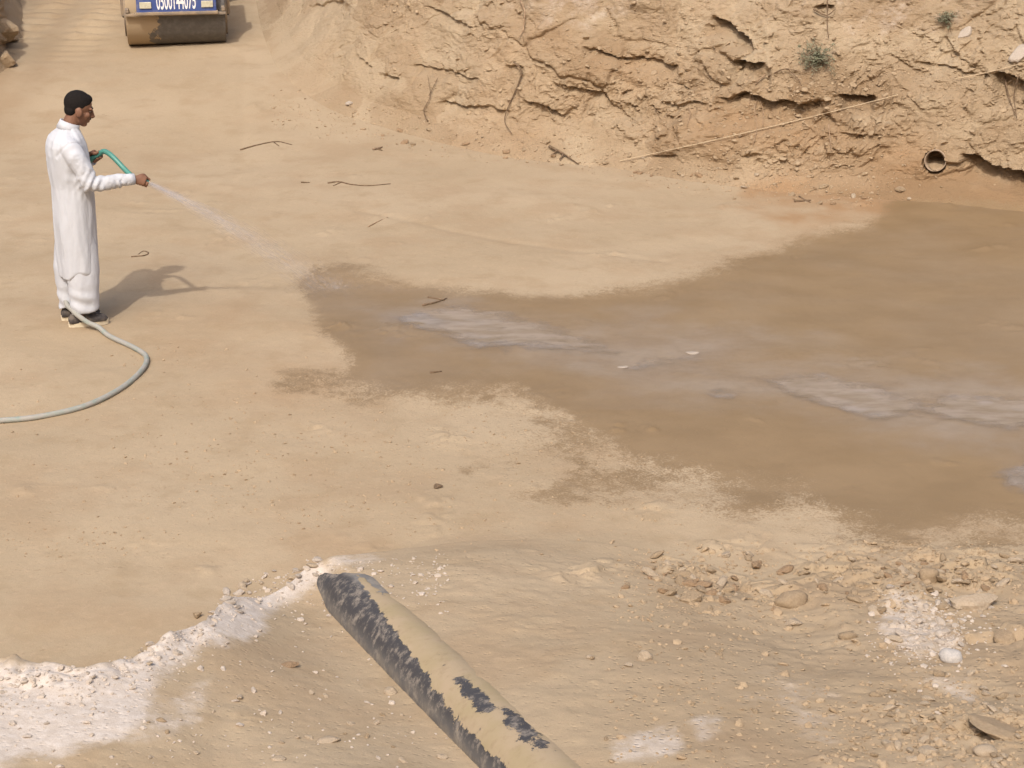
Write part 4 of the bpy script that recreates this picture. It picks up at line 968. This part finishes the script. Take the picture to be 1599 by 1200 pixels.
g = Geo(); g.add(tube_geo([hp(.084, -.024, -.066), hp(.099, -.010, -.055), hp(.101, 0, -.053), hp(.099, .010, -.055), hp(.084, .024, -.066)], [.0015, .003, .0035, .003, .0015], 8)); g.obj('moustache', HAIR, man, True)

def sup_ring(c, a, b, z, n=40, e=2.25):
    out = []
    for k in range(n):
        t = 2*math.pi*k/n; ct, st = math.cos(t), math.sin(t)
        out.append(Vector((c[0]+a*math.copysign(abs(ct)**(2/e), ct), c[1]+b*math.copysign(abs(st)**(2/e), st), z if not callable(z) else z(t))))
    return out
def loft(rings):
    V = [v for r in rings for v in r]; n = len(rings[0]); F = []
    for i in range(len(rings)-1):
        for k in range(n): F.append((i*n+k, i*n+(k+1) % n, (i+1)*n+(k+1) % n, (i+1)*n+k))
    F.append(tuple(range(n-1, -1, -1))); F.append(tuple((len(rings)-1)*n+k for k in range(n))); return V, F
def tunic():
    g = Geo()
    prof = [(1.475, .012, .068, .074), (1.452, .006, .082, .098), (1.428, -.002, .102, .145), (1.398, -.010, .122, .188), (1.350, -.012, .140, .208), (1.28, -.008, .150, .212), (1.17, .0, .152, .206), (1.05, .008, .148, .196),
            (.93, .008, .150, .198), (.78, .006, .150, .200), (.62, .006, .146, .200), (.50, .006, .142, .198), (.43, .006, .139, .196)]
    R_ = [sup_ring((cx, 0), a, b, z) for z, cx, a, b in prof]
    # hem: rounded, lifted at the two side slits
    R_.append(sup_ring((.006, 0), .136, .194, lambda t: .37+.05*abs(math.sin(t))**6+.012*math.sin(3*t)))
    g.add(loft(R_))
    for s, sh, el, wr in ((-1, R_SH, R_EL, R_WR), (1, L_SH, L_EL, L_WR)):
        a = Vector((-.012, s*.11, 1.365)); d = (wr-el).normalized()
        pts = [a, sh+Vector((0, -s*.02, .005)), sh.lerp(el, .3), sh.lerp(el, .65), el+Vector((-.012, 0, -.012)), el.lerp(wr, .12)+Vector((0, 0, -.010)), el.lerp(wr, .35)+Vector((0, 0, -.006)), el.lerp(wr, .65), el.lerp(wr, .9), wr+d*.012]
        g.add(tube_geo(pts, [.075, .078, .073, .067, .062, .058, .055, .050, .042, .040], 22))
    def folds(co, no):
        x, y, z = co[:, 0], co[:, 1], co[:, 2]; ang = np.arctan2(y, x)
        arm = sstep(.02, .06, np.abs(y)-.21)+sstep(.02, .06, x-.17); arm = np.clip(arm, 0, 1)
        sk = sstep(1.25, .6, z)
        f = .0078*sk*np.sin(ang*5+1.4*vnoise(ang*1.5, z*2.2, 0*z, 3)*2.2+.8)*(.45+.55*vnoise(ang*2, z*1.1, 0*z+3, 5))
        f += .0050*fbm3(ang*2.2, z*2.2, 0*z, 2.0, 3, 9)*(1-arm)
        # pulls radiating from the armpit towards the waist
        f += .0060*np.sin((z*1.0+.55*x+.2*np.abs(y))*58+2.5*vnoise(x*6, y*6, z*5, 12))*np.exp(-((z-1.13)/.13)**2)*(1-arm)*sstep(-.1, .35, vnoise(x*5, y*5, z*6, 15))
        ax_ = np.array((R_EL-R_SH).normalized())
        for sh_, sg_ in ((R_SH, -1), (L_SH, 1)):
            q_ = co-np.array(sh_); f -= .007*np.exp(-((q_[:, 0]*.25+q_[:, 1]*sg_*.55-q_[:, 2]*.55+.012)/.009)**2)*sstep(.02, .05, y*sg_-.13)*(np.sqrt((q_**2).sum(1)) < .12)
        f += arm*(.0070*fbm3(x, y, z, 16, 3, 17))
        dE = np.sqrt(((co-np.array(R_EL))**2).sum(1)); f += .0105*np.sin((x*.9-z*.5)*120+2*vnoise(x*9, y*9, z*9, 19))*np.exp(-(dE/.085)**2)
        dW = np.abs(x-.31); f += .0065*np.sin(x*150+z*40)*np.exp(-(dW/.045)**2)*sstep(.17, .2, -y)*(z < 1.12)
        return co+no*f[:, None]
    return remeshed('tunic', g, .0075, CLOTH, man, 5, folds)
tn = tunic()
def band(name, c0, c1, r0, r1, th, parent, up=None, seg=36):
    """an open cloth band with thickness"""
    c0, c1 = Vector(c0), Vector(c1); V = []; F = []
    t = (c1-c0).normalized(); u = Vector(up) if up else Vector((1, 0, 0)); u = (u-t*u.dot(t)).normalized(); w = t.cross(u)
    for c, r, e in ((c0, r0, 0), (c1, r1, 0), (c1, r1, -th), (c0, r0, -th)):
        for k in range(seg):
            a = 2*math.pi*k/seg; V.append(c+u*((r[0]+e)*math.cos(a))+w*((r[1]+e)*math.sin(a)))
    for i in range(4):
        for k in range(seg):
            j = (i+1) % 4; F.append((i*seg+k, i*seg+(k+1) % seg, j*seg+(k+1) % seg, j*seg+k))
    return mesh_obj(name, V, F, CLOTH, parent, True)
band('collar', (.006, 0, 1.445), (.030, 0, 1.503), (.083, .088), (.072, .071), .006, tn)
dwr = (R_WR-R_EL).normalized(); band('cuff', R_WR-dwr*.055, R_WR+dwr*.018, (.0435, .0405), (.0415, .0385), .005, tn, (0, 0, 1))
dwl = (L_WR-L_EL).normalized(); band('cuff', L_WR-dwl*.055, L_WR+dwl*.018, (.0435, .0405), (.0415, .0385), .005, tn, (0, 0, 1))
def trousers():
    g = Geo(); fx = {-1: .022, 1: -.060}
    g.add(loft([sup_ring((0, 0), .12, .18, .95), sup_ring((0, 0), .13, .19, .72), sup_ring((0, 0), .12, .18, .60)]))
    for s in (-1, 1):
        y = s*.094; k = fx[s]
        big = 1.0 if s < 0 else .86
        rg = [((.0, y), .11, .095, .80), ((.0+k*.6, y), .118*big, .10, .60), ((k, y), .124*big, .094, .42), ((k, y), .117*big, .088, .28), ((k, y), .108*big, .082, .19), ((k, y), .106*big, .080, .150)]
        R_ = [sup_ring(c, a, b, z, 32, 2.1) for c, a, b, z in rg]
        R_.append(sup_ring((k, y), .100*big, .078, lambda t, s=s: .112+.028*math.cos(t)+.012*math.sin(2*t), 32, 2.1))
        g.add(loft(R_))
    def folds(co, no):
        x, y, z = co[:, 0], co[:, 1], co[:, 2]
        f = .007*fbm3(x, y, z*.4, 9, 3, 23)+.0055*np.sin(z*55+14*x+2.5*vnoise(x*9, y*9, z*3, 29))*sstep(.42, .2, z)*(.3+.7*sstep(-.2, .5, vnoise(x*7, y*7, z*5, 31)))
        return co+no*f[:, None]
    return remeshed('trousers', g, .0075, CLOTH, man, 4, folds)
trousers()
for s, hx in ((-1, -.105), (1, -.135)):
    y = s*.09; g = Geo(); L = .285
    rg = [(0, .028, .05), (.02, .036, .075), (.07, .037, .082), (.12, .041, .088), (.18, .047, .074), (.23, .046, .060), (.265, .038, .045), (.285, .012, .024)]
    R_ = []
    for (t, hw, top) in rg:
        ring = []
        for k in range(20):
            a = 2*math.pi*k/20; ring.append(Vector((hx+t, y+hw*math.cos(a), .033+max(0, math.sin(a))**.8*(top-.010) if math.sin(a) > 0 else .031)))
        R_.append(ring)
    g.add(loft(R_)); sh = g.obj('shoe', SHOE, man, True)
    g = Geo(); out = []
    for k in range(36):
        a = 2*math.pi*k/36; ct, st = math.cos(a), math.sin(a)
        wloc = .038+.011*((ct+1)/2)
        out.append((hx+.1425+.148*math.copysign(abs(ct)**.92, ct), y+wloc*math.copysign(abs(st)**.85, st)))
    V = [Vector((x, yy, z)) for z in (.0, .006, .034, .037) for x, yy in out]; F = []
    for i in range(3):
        for k in range(36): F.append((i*36+k, i*36+(k+1) % 36, (i+1)*36+(k+1) % 36, (i+1)*36+k))
    F.append(tuple(range(35, -1, -1))); F.append(tuple(108+k for k in range(36)))
    g.add((V, F)); g.obj('sole', SOLE, sh, False)

# ------------------------------------------------------------------ the hose
def hose_material():
    m = bpy.data.materials.new('green_hose'); m.use_nodes = True; n = NT(m); b = n.N['Principled BSDF']; P = n.pos()
    d = n.rng(n.math('ADD', n.attr('dust'), n.math('MULTIPLY', n.math('SUBTRACT', n.noise(P, 18, 5, .6), .5), .9)), .2, .9)
    n.put(b.inputs['Base Color'], n.mix(d, (0.075, 0.245, 0.20), (0.33, 0.31, 0.275))); n.put(b.inputs['Roughness'], n.mixf(d, .4, .8)); return m
def hose():
    def gp(px, py, up=0.0): p, nn = hit(px, py); return Vector((p.x, p.y, p.z+HOSE_R*.9+up))
    def mp(x, y, z): return MW @ Vector((x, y, z))
    pts = [gp(-1400, 760), gp(-800, 735), gp(-500, 700), gp(-330, 688), gp(-200, 676), gp(-90, 667), gp(0, 661), gp(60, 655), gp(130, 639), gp(185, 613), gp(220, 584), gp(229, 562), gp(210, 547), gp(172, 529)]
    pts += [mp(.085, -.255, .028), mp(.020, -.205, .055), mp(-.045, -.160, .105), mp(-.080, -.085, .135), mp(-.100, .0, .15), mp(-.10, .12, .24), mp(-.06, .24, .32), mp(.0, .30, .55), mp(.06, .27, .85), mp(.12, .19, 1.07)]
    pts += [mp(*(LGRIP-LAX*.05)), mp(*(LGRIP+LAX*.035)), mp(.262, .035, 1.262), mp(.310, -.03, 1.232), mp(.375, -.115, 1.155)]
    pts += [mp(*(GRIP-HAX*.055)), mp(*GRIP), mp(*(GRIP+HAX*.046))]
    W_ = catmull(pts, 8); g = Geo(); V, F = tube_geo(W_, HOSE_R, 14, False)
    n = len(V); V2, F2 = tube_geo(W_, HOSE_R-.004, 14, False)
    F = F+[tuple(reversed([i+n for i in f])) for f in F2]
    m = len(W_)-1
    for k in range(14): F.append((m*14+k, m*14+(k+1) % 14, n+m*14+(k+1) % 14, n+m*14+k))
    o = mesh_obj('garden_hose', V+V2, F, hose_material(), None, True)
    z = np.array([v.z for v in V+V2]); a = o.data.attributes.new('dust', 'FLOAT', 'POINT'); a.data.foreach_set('value', (.8-.8*sstep(.5, 1.0, z)).astype(np.float32))
    tag(o, 'pale green hose curving over the floor to the hand of the worker', 'hose')
    return mp(*(GRIP+HAX*.048))
NOZ = hose()

# ------------------------------------------------------------------ the water jet: thousands of streaks and drops in flight
def water_material():
    m = bpy.data.materials.new('flying_water'); m.use_nodes = True; n = NT(m); b = n.N['Principled BSDF']
    o = n.N['Material Output']; n.N.remove(b)
    df = n.N.new('ShaderNodeBsdfDiffuse'); df.inputs['Color'].default_value = (.92, .92, .96, 1)
    tl = n.N.new('ShaderNodeBsdfTranslucent'); tl.inputs['Color'].default_value = (.92, .92, .96, 1)
    ad = n.N.new('ShaderNodeMixShader'); ad.inputs[0].default_value = .5; n.L.new(df.outputs[0], ad.inputs[1]); n.L.new(tl.outputs[0], ad.inputs[2])
    tr = n.N.new('ShaderNodeBsdfTransparent'); mx = n.N.new('ShaderNodeMixShader'); mx.inputs[0].default_value = .055
    n.L.new(tr.outputs[0], mx.inputs[1]); n.L.new(ad.outputs[0], mx.inputs[2]); n.L.new(mx.outputs[0], o.inputs['Surface']); return m
WATER = water_material()
def jet():
    land = at_z(512, 452); V = []; F = []
    def path(t):
        p = NOZ.lerp(land, t); p.z += .20*t*(1-t)*1.0; return p
    def drop_(p, d, ln, r):
        d = d.normalized(); u = d.orthogonal().normalized(); w = d.cross(u); o = len(V)
        V.extend([p-d*ln, p+u*r, p+w*r, p-u*r, p-w*r, p+d*ln])
        F.extend([(o, o+2, o+1), (o, o+3, o+2), (o, o+4, o+3), (o, o+1, o+4), (o+5, o+1, o+2), (o+5, o+2, o+3), (o+5, o+3, o+4), (o+5, o+4, o+1)])
    for i in range(4200):
        t = random.random()**.9; p = path(t); d = path(t+.01)-p
        sg = .009+.070*t**1.1
        p = p+Vector((random.gauss(0, sg), random.gauss(0, sg), random.gauss(0, sg*.9)-.02*t))
        if p.z < .006: continue
        drop_(p, d, random.uniform(.03, .09)*(1-.5*t), random.uniform(.0009, .0019))
    for i in range(900):
        a = random.uniform(0, 6.28); r = abs(random.gauss(0, .17)); h = random.expovariate(1/.05)
        p = land+Vector((r*math.cos(a)*1.2+.06, r*math.sin(a), .006+h*max(.1, 1-r*2)))
        drop_(p, Vector((random.gauss(.3, 1), random.gauss(.2, 1), random.gauss(.6, .6))), random.uniform(.003, .012), random.uniform(.0012, .003))
    o = mesh_obj('water_jet', V, F, WATER); tag(o, 'thin jet of water arcing from the hose to the wet ground', 'water jet', kind='stuff')
jet()
